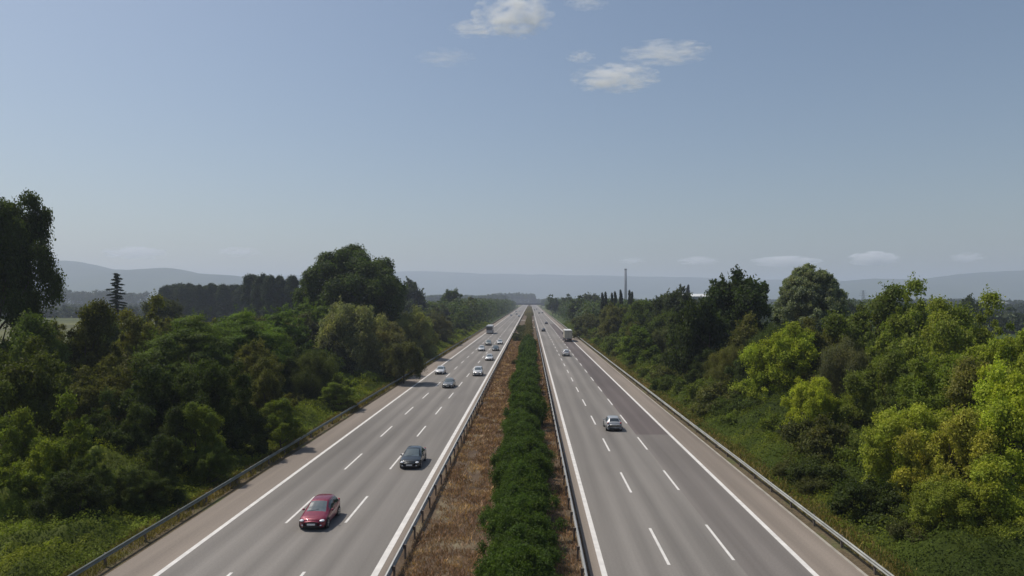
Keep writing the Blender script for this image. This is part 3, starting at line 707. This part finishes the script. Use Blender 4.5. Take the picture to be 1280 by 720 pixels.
# ------------------------------------------------------------------ hills
def ridge(name, Yd, crest, depth, seed, rough=14.0, nx=220):
    px = np.array([c[0] for c in crest], float); py = np.array([c[1] for c in crest], float)
    top = np.array([at(a, b_, Yd) for a, b_ in zip(px, py)]); X_ = np.linspace(top[0, 0], top[-1, 0], nx); hgt = np.interp(X_, top[:, 0], top[:, 2])
    k = np.ones(5)/5; hgt = np.convolve(np.pad(hgt, 2, mode='edge'), k, 'valid')
    nd = 26; dd = np.linspace(-1, 1, nd); XX, DD = np.meshgrid(X_, dd)
    edge = np.clip(np.minimum(np.arange(nx), np.arange(nx)[::-1]) / (nx*.02), 0, 1)
    bump = np.clip(1 - np.abs(DD) ** 1.3, 0, 1)
    nz = (fbm(XX/900, DD*depth/900, seed, 5) - .5)
    Z_ = hgt[None] * bump * (1 + .30 * nz * np.clip(np.abs(DD) * 4, 0, 1)) * np.where(DD > 0, 1, 1) + rough * (fbm(XX/160, DD*3, seed+4, 3) - .5) * bump - 8
    Z_ = Z_ * edge[None] - 3
    YY = Yd + DD * depth + 120 * (fbm(XX/2600, XX*0, seed+8, 2) - .5)
    return tag(link(name, mesh_np(name, np.stack([XX, YY, Z_], -1).reshape(-1, 3), grid_faces(nd, nx), M['hill'], True)), kind='structure')
ridge('hills', 5200, [(-160, 330), (-60, 326), (20, 325), (60, 324), (95, 324), (120, 329), (145, 335.5), (180, 336), (217, 333), (235, 337), (245, 340), (297, 343), (312, 348), (350, 358), (400, 371)], 1300, 3)
ridge('hills', 8800, [(-200, 345), (160, 345), (300, 346), (420, 341), (505, 337.5), (545, 338), (600, 341), (680, 342), (800, 344), (900, 346), (1000, 349), (1080, 350), (1150, 352), (1400, 350)], 1700, 14)
ridge('hills', 6600, [(960, 371), (1010, 358), (1050, 350), (1090, 346), (1150, 348), (1170, 344), (1200, 340.5), (1250, 337), (1290, 336), (1340, 331), (1420, 334), (1480, 345)], 1400, 23)
# low wooded rise behind the overpass and far woods: dense crowns read as one mass
def woods(name, patches, leaf, dens, seed, col, label):
    rng = np.random.default_rng(seed); VV = []; vr = []; hu = []; ev = []; ef = []; off = 0
    for (x0, x1, y0, y1, h) in patches:
        area = (x1-x0)*(y1-y0); nc = int(area / dens); cx = x0 + (x1-x0)*rng.random(nc); cy = y0 + (y1-y0)*rng.random(nc)
        prox = np.clip(1 - (cy - y0)/30, 0, 1)
        hh = h * (.60 + .55 * fbm(cx/35, cy/35, seed, 3) ** 1.0 + .10*rng.normal(size=nc).clip(-1.5, 1.5)); rr = (2.6 + 2.4*rng.random(nc)) * min(1, .12 + h/9)
        per = 46; idx = np.repeat(np.arange(nc), per); d = unit(rng.normal(size=(nc*per, 3)) + np.array([0, -.2, .45]))
        P = np.stack([cx[idx], cy[idx], hh[idx] - rr[idx]*1.4], 1) + d * rr[idx, None] * np.array([1, 1, 1.5]) * (.7 + .4*rng.random((nc*per, 1)))
        low = rng.random(nc*per) < .30; P[low, 2] = (hh[idx][low] * .7) * rng.random(low.sum()) - 1
        Nn = unit(d + rng.normal(size=d.shape) * .6 + np.array([0, 0, .3])); L = leaf * (.6 + .8*rng.random(len(P)))
        VV.append(leaf_arrays(P, Nn, L, L*.7, rng)); cv = rng.random(nc); vr.append(.6*cv[idx] + .4*rng.random(len(P))); hu.append(np.clip(rng.normal(.2, .3, nc), 0, 1)[idx])
    me = leaf_mesh(name, np.concatenate(VV), M['leaf'], np.concatenate(vr), np.concatenate(hu))
    o_ = link(name, me); o_.color = (*col, 1); return tag(o_, label, 'trees', None, 'stuff')
woods('far_woodland', [(-330, -60, 1750, 1900, 25), (-130, 15, 2350, 2420, 33), (10, 60, 2350, 2400, 20), (30, 300, 1800, 1880, 15), (-700, -330, 1900, 1980, 20)], 3.2, 26, 91, (.028, .048, .022), 'distant wooded rise behind the overpass')
woods('left_woodland', [(-75, -30, 330, 700, 13.5), (-85, -28, 700, 1290, 14.5), (-170, -40, 1360, 1420, 15)], 1.5, 24, 92, (.036, .060, .020), 'receding band of roadside woodland on the left beyond the single trees')
woods('right_woodland', [(26, 85, 330, 700, 14.0), (27, 90, 700, 1290, 15.0), (45, 170, 1360, 1420, 16), (90, 260, 420, 520, 13)], 1.5, 26, 93, (.034, .058, .020), 'receding band of roadside woodland on the right beyond the single trees')
woods('plain_woodland', [(-1150, -800, 1400, 1460, 32), (-1600, -300, 2600, 2680, 17), (-900, -250, 1000, 1030, 9), (-520, -230, 620, 640, 8)], 3.0, 30, 94, (.022, .036, .022), 'dark tree lines across the plain on the left')
woods('plain_woodland', [(170, 430, 330, 352, 9.5), (300, 900, 800, 830, 11.5), (500, 1700, 1300, 1340, 15), (200, 1500, 2300, 2360, 17)], 2.6, 30, 95, (.020, .034, .018), 'dark tree lines across the plain on the right')

# ------------------------------------------------------------------ undergrowth on both slopes
def mound(x, y, side):
    d = (-24.6 - x) if side < 0 else (x - 20.0)                      # metres beyond the guardrail
    ramp_ = np.clip(d / (9 if side < 0 else 7), 0, 1) ** 1.2
    n = fbm(x/4.2 + 40, y/4.2, 31, 4); n2 = fbm(x/11, y/13, 37, 3)
    bl = 1 - np.abs(2*fbm(x/2.3, y/2.3, 77, 2) - 1) * 2.2; bl2 = 1 - np.abs(2*vnoise(x/1.0, y/1.0, 79) - 1)
    return .25 + .55*np.clip(d, 0, 1) * n + np.clip(d/2.5, 0, 1) * (.95*bl + .40*bl2) + ramp_ * (1.2 + 4.2 * np.clip(n2 - .3, 0, 1) + 2.6 * (n - .4))
def undergrowth(name, side, x0, x1, y0, y1, cell, nleaf, L, seed, label, mat=M['under']):
    rng = np.random.default_rng(seed); xs_ = np.arange(x0, x1 + cell, cell); ys_ = np.arange(y0, y1 + cell, cell)
    XX, YY = np.meshgrid(xs_, ys_); ZZ = gz(XX, YY) + mound(XX, YY, side) - .22
    BV = np.stack([XX, YY, ZZ], -1).reshape(-1, 3); BF = grid_faces(len(ys_), len(xs_))
    x = x0 + (x1-x0)*rng.random(nleaf); y = y0 * (y1/y0) ** rng.random(nleaf) if y0 > 0 else y0 + (y1-y0)*rng.random(nleaf)
    h = mound(x, y, side); e = .3; gx = (mound(x+e, y, side) - h)/e; gy = (mound(x, y+e, side) - h)/e
    z = gz(x, y) + h + (rng.random(nleaf) - .35) * .38
    Nn = unit(np.stack([-gx, -gy, np.ones(nleaf)], 1) + rng.normal(size=(nleaf, 3))*.65)
    s = L * (.5 + .9*rng.random(nleaf)) * np.clip(y/70, .8, 4.0) ** .8
    V = leaf_arrays(np.stack([x, y, z], 1), Nn, s, s*.62, rng)
    cl = fbm(x/1.3, y/1.3, 55, 3); var = np.clip(.5*rng.random(nleaf) + (cl - .25), 0, 1); hue = np.clip(fbm(x/3, y/3, 66, 2)*1.6 - .5, 0, 1)
    nb = len(BV); me = leaf_mesh(name, V, mat, var, hue, (BV, BF, np.full(nb, .25), np.zeros(nb)))
    return tag(link(name, me), label, 'undergrowth', None, 'stuff')
undergrowth('undergrowth', -1, -84, -24.3, 30, 430, .6, 850000, .17, 5, 'tangled green brambles and vines on the left slope')
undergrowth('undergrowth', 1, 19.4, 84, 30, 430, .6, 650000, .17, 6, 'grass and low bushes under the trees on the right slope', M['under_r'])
def blades(name, rects, n, hgt, seed, label, mat, ymin=34, ymax=260, base=0.0, patchk=.25):
    rng = np.random.default_rng(seed); x = []; y = []
    for (x0, x1, share) in rects:
        m = int(n*share); x.append(x0 + (x1-x0)*rng.random(m)); y.append(ymin * (ymax/ymin) ** rng.random(m))
    x = np.concatenate(x); y = np.concatenate(y); keep = fbm(x/1.1, y/1.6, seed, 3) > (.5 - patchk*rng.random(len(x))); x, y = x[keep], y[keep]; m = len(x)
    h = hgt * (.4 + rng.random(m)) * np.clip(y/60, 1, 3) ** .5; w = .02 * np.clip(y/40, 1, 6); a = rng.random(m)*2*PI; l = rng.normal(size=(m, 2)) * h[:, None] * .5
    z = gz(x, y)*0 + base; dx, dy = np.cos(a)*w, np.sin(a)*w
    V = np.stack([np.stack([x-dx, y-dy, z+0*x], 1), np.stack([x+dx, y+dy, z+0*x], 1), np.stack([x+dx*.4+l[:,0], y+dy*.4+l[:,1], z+h], 1), np.stack([x-dx*.4+l[:,0], y-dy*.4+l[:,1], z+h], 1)], 1).reshape(-1, 3)
    return tag(link(name, leaf_mesh(name, V, mat, rng.random(m), rng.random(m))), label, 'grass', None, 'stuff')
blades('dry_grass', [(-7.0, -2.6, .72), (.8, 3.0, .28)], 70000, .16, 71, 'dry brown and straw grass on the median strip', M['dry'])
blades('verge_grass', [(-24.6, -22.9, .45), (18.5, 20.8, .55)], 45000, .26, 72, 'short mixed grass around the guardrail feet', M['grassy'])

# ------------------------------------------------------------------ median hedge
HG = (.036, .070, .015)
y = 28.0; k = 0
while y < 232:
    x = -.70 + random.uniform(-.3, .3)
    tree('hedge', x, y, random.uniform(2.4, 3.5), random.uniform(1.75, 2.4), HG, 'hedge_shrub', 'dark green shrub in the closely planted row along the median', 'shrub', 'hedge shrubs along the median', lod=0 if y < 75 else (1 if y < 140 else 2), v=k % 2)
    y += 1.75 if y < 120 else 2.2; k += 1
woods('far_median_shrubs', [(-4.5, 1.5, 640, 1290, 3.4)], .7, 9, 96, (.085, .085, .042), 'faint olive shrubs filling the farthest part of the median')
OL = (.085, .088, .036)
y = 236.0
while y < 640:
    if not (366 < y < 384 or 497 < y < 516):
        tree('hedge', -1.0 + random.uniform(-.4, .4), y, random.uniform(1.6, 2.4), random.uniform(1.5, 2.1), OL, 'median_shrub', 'olive shrub in the thin far part of the median row', 'shrub', 'olive shrubs in the far median', lod=2)
    y += 3.2
for i in range(26):
    y = random.uniform(245, 360); tree('hedge', random.uniform(-5.6, -2.4), y, random.uniform(1.2, 2.3), random.uniform(1.2, 1.9), (.05, .065, .025), 'median_shrub', 'dull green shrub filling the median beyond the bare brown strip', 'shrub', 'dull shrubs across the median', lod=2)
for x, y, h_ in ((-3.6, 158, 1.1), (-3.2, 121, .8)):
    tree('hedge', x, y, h_, .9, (.06, .055, .03), 'median_shrub', 'small lone bush on the bare brown median left of the hedge, %s' % ('farther of two' if y > 130 else 'nearer of two'), 'shrub', None, lod=1)

# ------------------------------------------------------------------ trees that the photograph singles out
DK, MD, LT, OLV, SILVR, BR, YL, GD, PD, BL = (.032, .054, .016), (.050, .082, .018), (.080, .125, .020), (.066, .082, .024), (.105, .125, .062), (.095, .150, .018), (.170, .170, .020), (.150, .105, .025), (.020, .036, .018), (.045, .060, .040)
def T(kind, px, py, Y, wpx, col, label, name=None, cat='tree', dy=0, lod=None, v=None):
    x, y, z = at(px, py, Y); rad = wpx / 2 / FPX * Y; nm = name or ('shrub' if kind == 'shrub' else None)
    if kind == 'shrub' and z > 3.6: kind = 'spread'
    name = nm
    return tree(kind, x, y, z, rad, col, name or {'poplar': 'poplar_tree', 'spire': 'conifer_tree', 'cypress': 'cypress_tree', 'willow': 'willow_tree', 'shrub': 'shrub'}.get(kind, 'broadleaf_tree'), label, cat, lod=lod, v=v)
# left side
T('big', -7, 246, 78, 144, DK, 'tall dark tree cut off by the left edge of the photo', lod=0)
T('spire', 146, 342, 165, 40, (.016, .030, .018), 'lone narrow conifer with pointed top on the left skyline', lod=0)
T('dome', 441, 311, 178, 144, (.032, .056, .015), 'huge dark dome-shaped tree towering over the left trees')
T('willow', 437, 381, 126, 84, (.135, .172, .092), 'silvery pale green willow just below the huge dark dome tree')
T('willow', 478, 397, 134, 66, (.105, .120, .060), 'greyish willow right of the pale silvery one, left roadside')
T('willow', 518, 386, 172, 58, (.130, .165, .060), 'pale rounded willow at the roadside under the right flank of the dome tree')
T('willow', 545, 392, 225, 46, (.07, .085, .04), 'dull willow beyond the pale rounded roadside willow')
T('round', 517, 350, 345, 26, (.028, .045, .026), 'tall hazy tree peeping out right behind the huge dark dome tree')
T('round', 562, 362, 410, 24, DK, 'dark tree standing above its neighbours, halfway to the left vanishing road')
T('round', 585, 372, 400, 30, OLV, 'olive tree right of the dark taller one on the left roadside')
T('willow', 505, 428, 122, 60, (.05, .065, .025), 'dark low willow hanging towards the left guardrail')
T('feather', 300, 391, 96, 116, (.055, .105, .018), 'broad feathery green tree below the poplar rows')
T('feather', 352, 384, 118, 92, (.052, .100, .018), 'feathery green tree right of the broadest feathery one')
T('feather', 392, 377, 142, 66, (.058, .105, .018), 'feathery tree reaching up to the left foot of the dome tree')
T('feather', 238, 396, 84, 96, (.050, .088, .018), 'feathery tree left of the broad feathery one')
T('spread', 176, 372, 92, 108, (.066, .082, .022), 'olive-green loose tree right below the lone conifer')
T('spread', 112, 380, 80, 96, (.058, .074, .020), 'olive-dark loose tree between the tall edge tree and the conifer')
T('round', 206, 376, 175, 34, (.040, .055, .026), 'rounded bush-like tree in front of the left end of the poplar row')
T('spread', 48, 396, 72, 80, MD, 'mid green tree at the foot of the tall dark edge tree')
T('spread', 190, 428, 64, 112, DK, 'dark loose tree in the shaded middle of the left slope')
T('round', 268, 452, 64, 88, (.034, .058, .014), 'dark rounded tree close above the brambles, left slope')
T('shrub', 330, 448, 74, 80, OLV, 'grey-olive bush between feathery trees and the left guardrail', cat='shrub')
T('willow', 392, 440, 96, 74, (.042, .062, .020), 'dark green soft tree below the silvery willow')
T('shrub', 352, 500, 68, 62, LT, 'bright green bush above the left guardrail, mid distance', cat='shrub')
T('shrub', 425, 478, 92, 52, LT, 'light green low bush next to the left guardrail below the willows', cat='shrub')
T('round', 22, 428, 55, 88, (.055, .080, .018), 'leafy green mound-topped tree at the left edge below the tall dark tree')
T('shrub', 62, 495, 50, 96, (.085, .130, .020), 'bright bramble-covered bush on the dark part of the left slope', cat='shrub')
T('shrub', 20, 540, 46, 110, (.100, .150, .022), 'sunlit bramble hump at the left edge of the photo', cat='shrub')
T('shrub', 120, 560, 47, 80, (.038, .062, .016), 'dim green bush low on the left slope', cat='shrub')
T('shrub', 245, 505, 56, 84, (.070, .110, .020), 'green bush in the centre of the left slope', cat='shrub')
T('shrub', 200, 545, 50, 70, (.030, .050, .014), 'dark bush above the sunlit vines on the left slope', cat='shrub')
T('spread', 146, 492, 58, 96, DK, 'dark tangled tree behind the bright bramble bush, left slope')
T('spread', 214, 512, 55, 84, (.030, .048, .014), 'dark creeper-covered tree in the centre of the left slope')
T('spread', 302, 506, 65, 74, (.034, .056, .015), 'dark green tree close to the left guardrail below the feathery trees')
T('round', 96, 590, 44, 92, (.028, .046, .012), 'dark bush low in the shade near the left bottom corner', name='shrub', cat='shrub')
T('round', 176, 586, 47.5, 70, (.034, .056, .014), 'dark bush right of the one in the left bottom corner', name='shrub', cat='shrub')
T('round', 262, 560, 55, 56, (.055, .090, .016), 'green vine-covered bush touching the left guardrail slope', name='shrub', cat='shrub')
# poplar plantations on the left
for i in range(11):
    x, y, z = at(211 + i*9.2, 357 + random.uniform(-1.2, 1.2), 420)
    tree('poplar', x, y + random.uniform(-6, 6), z + random.uniform(-.8, .8), 4.6, PD, 'poplar_tree', 'poplar in the lower, left-hand block of the dark poplar rows', 'tree', 'poplars in the left-hand block', lod=1)
    x, y, z = at(214 + i*9.2, 357.5 + random.uniform(-1, 1), 428); tree('poplar', x, y, z + random.uniform(-.8, .8), 4.6, PD, 'poplar_tree', 'poplar in the lower, left-hand block of the dark poplar rows', 'tree', 'poplars in the left-hand block', lod=2)
for i in range(9):
    x, y, z = at(306 + i*9.2, 345 + random.uniform(-1.5, 1.5), 340)
    tree('poplar', x, y + random.uniform(-6, 6), z, 4.4, PD, 'poplar_tree', 'poplar in the taller block right beside the huge dome tree', 'tree', 'poplars beside the dome tree', lod=1)
# right side
T('round', 922, 341, 122, 92, (.026, .048, .014), 'tall dark green tree left of the silvery round one')
T('spread', 880, 375, 112, 66, (.024, .042, .014), 'dark tree leaning against the left side of the tall dark one, right of the road')
T('ball', 1013, 333, 138, 88, (.100, .140, .086), 'tall silvery-green tree with a dense rounded crown against the sky')
T('spread', 1150, 353, 80, 104, (.105, .155, .028), 'tall sunlit green tree with glinting leaves right of the silvery round one')
T('spread', 1092, 361, 90, 60, (.062, .095, .022), 'green tree touching the left side of the tall glinting tree')
T('spread', 1206, 370, 73, 96, (.120, .170, .030), 'bright green tree right of the tall glinting one')
T('round', 976, 406, 88, 108, (.150, .215, .024), 'yellow-green rounded tree below the silvery round tree', v=2)
T('round', 1012, 474, 70, 62, (.185, .250, .026), 'small lime green tree below the yellow-green rounded one')
T('willow', 1056, 426, 80, 84, (.075, .095, .048), 'grey-green willowy tree beside the yellow-green rounded tree')
T('spread', 1100, 440, 68, 90, (.075, .110, .024), 'mid green tree right of the grey-green willowy one')
T('spread', 1212, 452, 54, 96, (.120, .140, .038), 'brownish-olive tree with duller leaves than its neighbours near the right edge')
T('round', 1136, 508, 50, 122, (.150, .205, .030), 'green tree standing nearest the right guardrail')
T('spread', 1190, 512, 46, 68, (.170, .200, .034), 'yellow-leaved small tree in the lower right')
T('round', 1272, 462, 46, 128, (.180, .260, .028), 'vivid green tree at the right edge of the photo', v=1)
T('spread', 1252, 575, 41, 130, (.160, .225, .028), 'leafy yellow-green tree in the bottom right corner')
T('round', 1290, 650, 39, 120, (.140, .195, .028), 'yellow-green bush cut off by the bottom right corner of the photo', name='shrub', cat='shrub')
T('round', 1182, 600, 42, 104, (.120, .170, .026), 'low green tree left of the bottom right corner, beside the verge', v=0)
T('round', 1262, 416, 60, 64, (.130, .190, .026), 'light green tree top showing above the vivid green one at the right edge')
T('spread', 1008, 530, 66, 84, (.028, .045, .016), 'dark tree below the small lime green one')
T('round', 948, 500, 84, 76, (.032, .052, .016), 'dark green bushy tree near the right guardrail')
T('spread', 892, 440, 104, 80, (.030, .050, .016), 'dark green tree left of the yellow-green rounded tree')
T('willow', 838, 402, 150, 56, (.055, .075, .034), 'greyish tree in the right roadside belt below the white-roofed building')
T('round', 842, 361, 178, 42, (.034, .052, .026), 'dark grey-green tree just left of the white roof')
T('round', 862, 388, 128, 54, (.030, .050, .016), 'dark rounded tree between the greyish tree and the tall dark one')
T('shrub', 800, 408, 150, 56, (.065, .115, .018), 'light green low tree standing out near the right guardrail', cat='shrub')
T('round', 805, 376, 210, 40, MD, 'mid green tree right of the chimney in the right belt')
T('round', 766, 380, 235, 36, OLV, 'olive tree below the row of pointed cypresses')
T('willow', 735, 392, 262, 40, (.06, .078, .04), 'greyish willow along the right road beyond the lorry')
T('round', 722, 370, 420, 26, DK, 'rounded dark tree on the right skyline left of the cypresses')
T('round', 691, 368.5, 640, 20, DK, 'small round-topped tree nearest the right end of the overpass')
T('round', 708, 368, 600, 20, DK, 'small round-topped tree second from the right end of the overpass')
for i, (px, py) in enumerate(((753, 367), (757, 366), (765, 367), (769, 365.5), (776, 363.5), (787, 364), (790, 366))):
    x, y, z = at(px, py, 300 + (i % 3)*6)
    tree('cypress', x, y, z, 1.5, (.018, .030, .016), 'cypress_tree', 'small pointed cypress in the row on the skyline by the chimney', 'tree', 'pointed cypresses by the chimney', lod=1)
T('round', 741, 367, 520, 16, BL, 'bluish dark small tree left of the cypress row')
x, y, z = at(860, 357, 500); tree('cypress', x, y, z, 2.6, (.02, .03, .025), 'conifer_tree', 'small dark upright conifer beside the white roof', 'tree', lod=1)
T('round', 1213, 370, 300, 15, DK, 'small dark blue-green tree on the right skyline beyond the bright green tree')
T('round', 1064, 376, 300, 30, DK, 'dark hedge-like tree right behind the silvery round tree')
T('shrub', 1130, 640, 44, 100, (.040, .065, .018), 'low green bush beside the right guardrail near the bottom of the photo', cat='shrub')
T('shrub', 1212, 672, 41, 96, (.036, .060, .014), 'dark green scrub bush low in the bottom right, under the leafy trees', cat='shrub')
T('shrub', 1082, 598, 47, 84, (.030, .050, .013), 'dark scrub bush between the right guardrail and the nearest green tree', cat='shrub')
T('shrub', 1020, 572, 55, 80, (.036, .056, .015), 'dull green scrub bush left of the dark one near the right guardrail', cat='shrub')
T('shrub', 925, 560, 74, 70, (.032, .052, .016), 'dark low bush pressed against the right guardrail', cat='shrub')

# ------------------------------------------------------------------ the rest of the two belts
for side, y0_ in (('l', 58.0), ('r', 42.0)):
    y = y0_
    while y < 330:
        for q in range(2):
            x = random.uniform(-31, -27.2) if side == 'l' else (random.uniform(20.9, 23.2) if q else random.uniform(23, 26.5))
            if side == 'l' and q and y < 110: continue
            yy = y + random.uniform(-2, 2); h = random.uniform(1.6, 3.4) if side == 'l' else (random.uniform(1.2, 2.4) if q else random.uniform(2.4, 4.6))
            if min(((x-a)**2 + (yy-b_)**2) ** .5 - .5*c for a, b_, c in PLACED) < .8: continue
            ci = random.randrange(3); col = ((.048, .078, .018), (.080, .125, .022), (.060, .078, .026))[ci]; word = ('dark green', 'fresh green', 'olive')[ci]
            sd = 'left' if side == 'l' else 'right'
            tree('shrub', x, yy, h, h * random.uniform(.75, 1.1), col, 'shrub', '%s bush growing just behind the %s outer guardrail' % (word, sd), 'shrub', '%s bushes behind the %s guardrail' % (word, sd))
        y += 4.2 * (1 + y/250)
def env_top(px):
    return float(np.interp(px, [0, 60, 100, 200, 300, 370, 400, 450, 540, 560, 600, 640, 690, 720, 800, 860, 900, 960, 1060, 1100, 1200, 1250, 1280],
                               [408, 404, 398, 402, 398, 392, 390, 392, 390, 378, 376, 377, 376, 375, 376, 378, 382, 408, 398, 384, 390, 415, 430]))
GL = {'l': [(MD, 'mid green broadleaf'), (OLV, 'olive green broadleaf'), (DK, 'dark green broadleaf'), (BL, 'greyish green broadleaf')],
      'r': [(MD, 'mid green broadleaf'), (OLV, 'olive green broadleaf'), (DK, 'dark green broadleaf'), (LT, 'light green broadleaf')]}
cnt = 0
for side, rows in (('l', (-33, -41, -49, -58, -68)), ('r', (27.5, 35, 43, 52, 62))):
    for ri, rx in enumerate(rows):
        y = 44.0 + ri * 3
        while y < 345:
            x = rx + random.uniform(-2.2, 2.2); yy = y + random.uniform(-2, 2); step = (7.2 + ri*.5) * (1 + yy/420)
            y += step
            if ri == 0 and yy < 62: continue
            if ri == 4 and yy > 240: continue
            near = min(((x-a)**2 + (yy-b_)**2) ** .5 - .55*c for a, b_, c in PLACED)
            if near < 1.0: continue
            px, _ = proj(x, yy, 5)
            if px < -70 or px > 1350: continue
            hmax = at(px, env_top(px), yy)[2]
            h = min(random.uniform(8.5, 13.5) if ri else random.uniform(6.0, 10.0), hmax)
            if yy < 75: h = min(h, at(px, 470 - 20*ri, yy)[2])
            if h < 3.2: continue
            col, word = random.choice(GL[side]); kd = random.choice(['round', 'spread', 'spread', 'willow' if side == 'r' else 'feather'])
            sd = 'left' if side == 'l' else 'right'; pl = ('front row' if ri < 2 else 'depth')
            tree(kd, x, yy, h, random.uniform(3.4, 4.8) * min(1.15, .55 + h/22), col, 'broadleaf_tree', '%s tree filling the %s of the %s roadside belt' % (word, pl, sd), 'tree', '%s trees in the %s of the %s belt' % (word, pl, sd)); cnt += 1
print('belt trees', cnt, 'all placed', len(PLACED))

# ------------------------------------------------------------------ clouds (real volumes, high above the haze)
def cloud_mat(name, dens, seed, scale, thr):
    m = bpy.data.materials.new(name); m.use_nodes = True; nt = m.node_tree; nt.nodes.clear()
    out = N(nt, 'ShaderNodeOutputMaterial'); pv = N(nt, 'ShaderNodeVolumePrincipled'); tc = N(nt, 'ShaderNodeTexCoord')
    pv.inputs['Color'].default_value = (1, 1, 1, 1); pv.inputs['Anisotropy'].default_value = .0
    mp = N(nt, 'ShaderNodeMapping'); mp.inputs['Location'].default_value = (seed, seed*.7, 0); nt.links.new(tc.outputs['Object'], mp.inputs[0])
    nz = noise(nt, mp.outputs[0], scale, 5, .6)
    ln = N(nt, 'ShaderNodeVectorMath', operation='LENGTH'); nt.links.new(tc.outputs['Object'], ln.inputs[0])
    a = N(nt, 'ShaderNodeMath', operation='MULTIPLY_ADD'); a.inputs[1].default_value = -.42; a.inputs[2].default_value = -thr + .12 - .47; nt.links.new(ln.outputs['Value'], a.inputs[0])
    s = N(nt, 'ShaderNodeMath', operation='MULTIPLY_ADD'); s.inputs[1].default_value = 1.9; nt.links.new(nz.outputs[0], s.inputs[0]); nt.links.new(a.outputs[0], s.inputs[2])
    k = N(nt, 'ShaderNodeMath', operation='MULTIPLY', use_clamp=False); k.inputs[1].default_value = dens; nt.links.new(s.outputs[0], k.inputs[0])
    mx = N(nt, 'ShaderNodeMath', operation='MAXIMUM'); mx.inputs[1].default_value = 0; nt.links.new(k.outputs[0], mx.inputs[0])
    nt.links.new(mx.outputs[0], pv.inputs['Density']); nt.links.new(pv.outputs[0], out.inputs['Volume'])
    return m
def cloud(px, py, Y, wpx, hpx, dens, seed, label, thr=.30, scale=2.6):
    x, y, z = at(px, py, Y); sx = wpx/2/FPX*Y; sz = hpx/2/FPX*Y
    o_ = MB().ellipsoid((0, 0, 0), (1, 1, 1), 24, 14).build('cloud', cloud_mat('cloud_vapour', dens, seed, scale, thr)); o_.location = (x, y, z); o_.scale = (sx, sx*.6, sz)
    return tag(o_, label, 'cloud')
D = .042
cloud(642, 18, 5200, 110, 62, D, 3.1, 'brightest cloud puff, cut by the top edge of the photo')
cloud(594, 36, 5300, 74, 22, D*.7, 8.3, 'small low cloud wisp left of the brightest puff', .28)
cloud(768, 98, 5600, 120, 36, D, 12.4, 'flat-bottomed white cloud, lower of the pair right of centre')
cloud(726, 71, 5700, 40, 18, D*.6, 17.7, 'tiny cloud tuft above the left end of the flat-bottomed cloud', .28)
cloud(832, 66, 5700, 120, 26, D*.55, 21.2, 'thin cloud streak above the right end of the flat-bottomed cloud', .28)
cloud(733, 3, 5200, 60, 20, D*.4, 33.2, 'faint cloud scrap at the top edge right of the brightest puff', .28)
cloud(556, 72, 5500, 80, 22, D*.22, 41.2, 'barely visible cloud veil below the small low wisp', .28)
F_ = .045
cloud(1092, 324, 21000, 64, 20, F_*1.1, 51, 'small cream cumulus low over the right-hand hills', .24)
cloud(982, 327, 22000, 90, 15, F_*.8, 55, 'long low cream cloud left of the small cumulus', .24)
cloud(872, 326, 22000, 54, 12, F_*.5, 59, 'thin pale cloud low above the white roof', .24)
cloud(1210, 322, 22000, 44, 14, F_*.4, 63, 'faint low cloud near the right edge', .24)
cloud(790, 326, 22000, 36, 9, F_*.35, 67, 'faintest speck of low cloud just above the chimney', .24)
cloud(170, 316, 22000, 90, 18, F_*.28, 71, 'faint pinkish low cloud above the left-hand hills', .24)
cloud(298, 315, 22000, 60, 14, F_*.25, 75, 'faint low cloud right of the pinkish one on the left', .24)

# ------------------------------------------------------------------ haze, sky, sun
HT = 400.0
hb = MB().box((-25000, -2500, -16), (25000, 25000, HT)); hm = bpy.data.materials.new('haze_air'); hm.use_nodes = True
nt = hm.node_tree; nt.nodes.clear(); out = N(nt, 'ShaderNodeOutputMaterial'); pv = N(nt, 'ShaderNodeVolumePrincipled')
HAZE_D = 1.9e-4
pv.inputs['Color'].default_value = (.76, .84, 1.0, 1); pv.inputs['Density'].default_value = HAZE_D; pv.inputs['Anisotropy'].default_value = .2
nt.links.new(pv.outputs[0], out.inputs['Volume'])
tag(hb.build('haze', hm), kind='stuff')

SUN_EL, SUN_AZ = R(58), R(66)                     # azimuth: angle from straight ahead (+Y) towards the left (-X)
sd = Vector((-math.sin(SUN_AZ)*math.cos(SUN_EL), math.cos(SUN_AZ)*math.cos(SUN_EL), math.sin(SUN_EL)))
ld = bpy.data.lights.new('sun', 'SUN'); ld.energy = 3.6; ld.angle = R(.5); ld.color = (1, .94, .86)
lo = bpy.data.objects.new('sun', ld); COL.objects.link(lo); lo.rotation_euler = sd.to_track_quat('Z', 'Y').to_euler()
w = bpy.data.worlds.new('World'); scene.world = w; w.use_nodes = True; nt = w.node_tree
sky = N(nt, 'ShaderNodeTexSky', sky_type='NISHITA'); sky.sun_disc = False; sky.sun_elevation = SUN_EL; sky.sun_rotation = -SUN_AZ
sky.altitude = 50; sky.air_density = 1.15; sky.dust_density = 1.9; sky.ozone_density = 2.1
bg = nt.nodes['Background']; bg.inputs['Strength'].default_value = .092
nt.links.new(mixc(nt, sky.outputs[0], (1.0, .995, .98), 1.0, 'MULTIPLY'), bg.inputs[0])

scene.view_settings.view_transform = 'Standard'; scene.view_settings.look = 'None'; scene.view_settings.gamma = 1; scene.view_settings.exposure = 0
scene.view_settings.use_curve_mapping = False
c = scene.cycles
c.max_bounces = 9; c.diffuse_bounces = 3; c.glossy_bounces = 2; c.transmission_bounces = 3; c.volume_bounces = 8; c.transparent_max_bounces = 8
c.use_denoising = True; c.volume_max_steps = 256; c.caustics_reflective = False; c.caustics_refractive = False
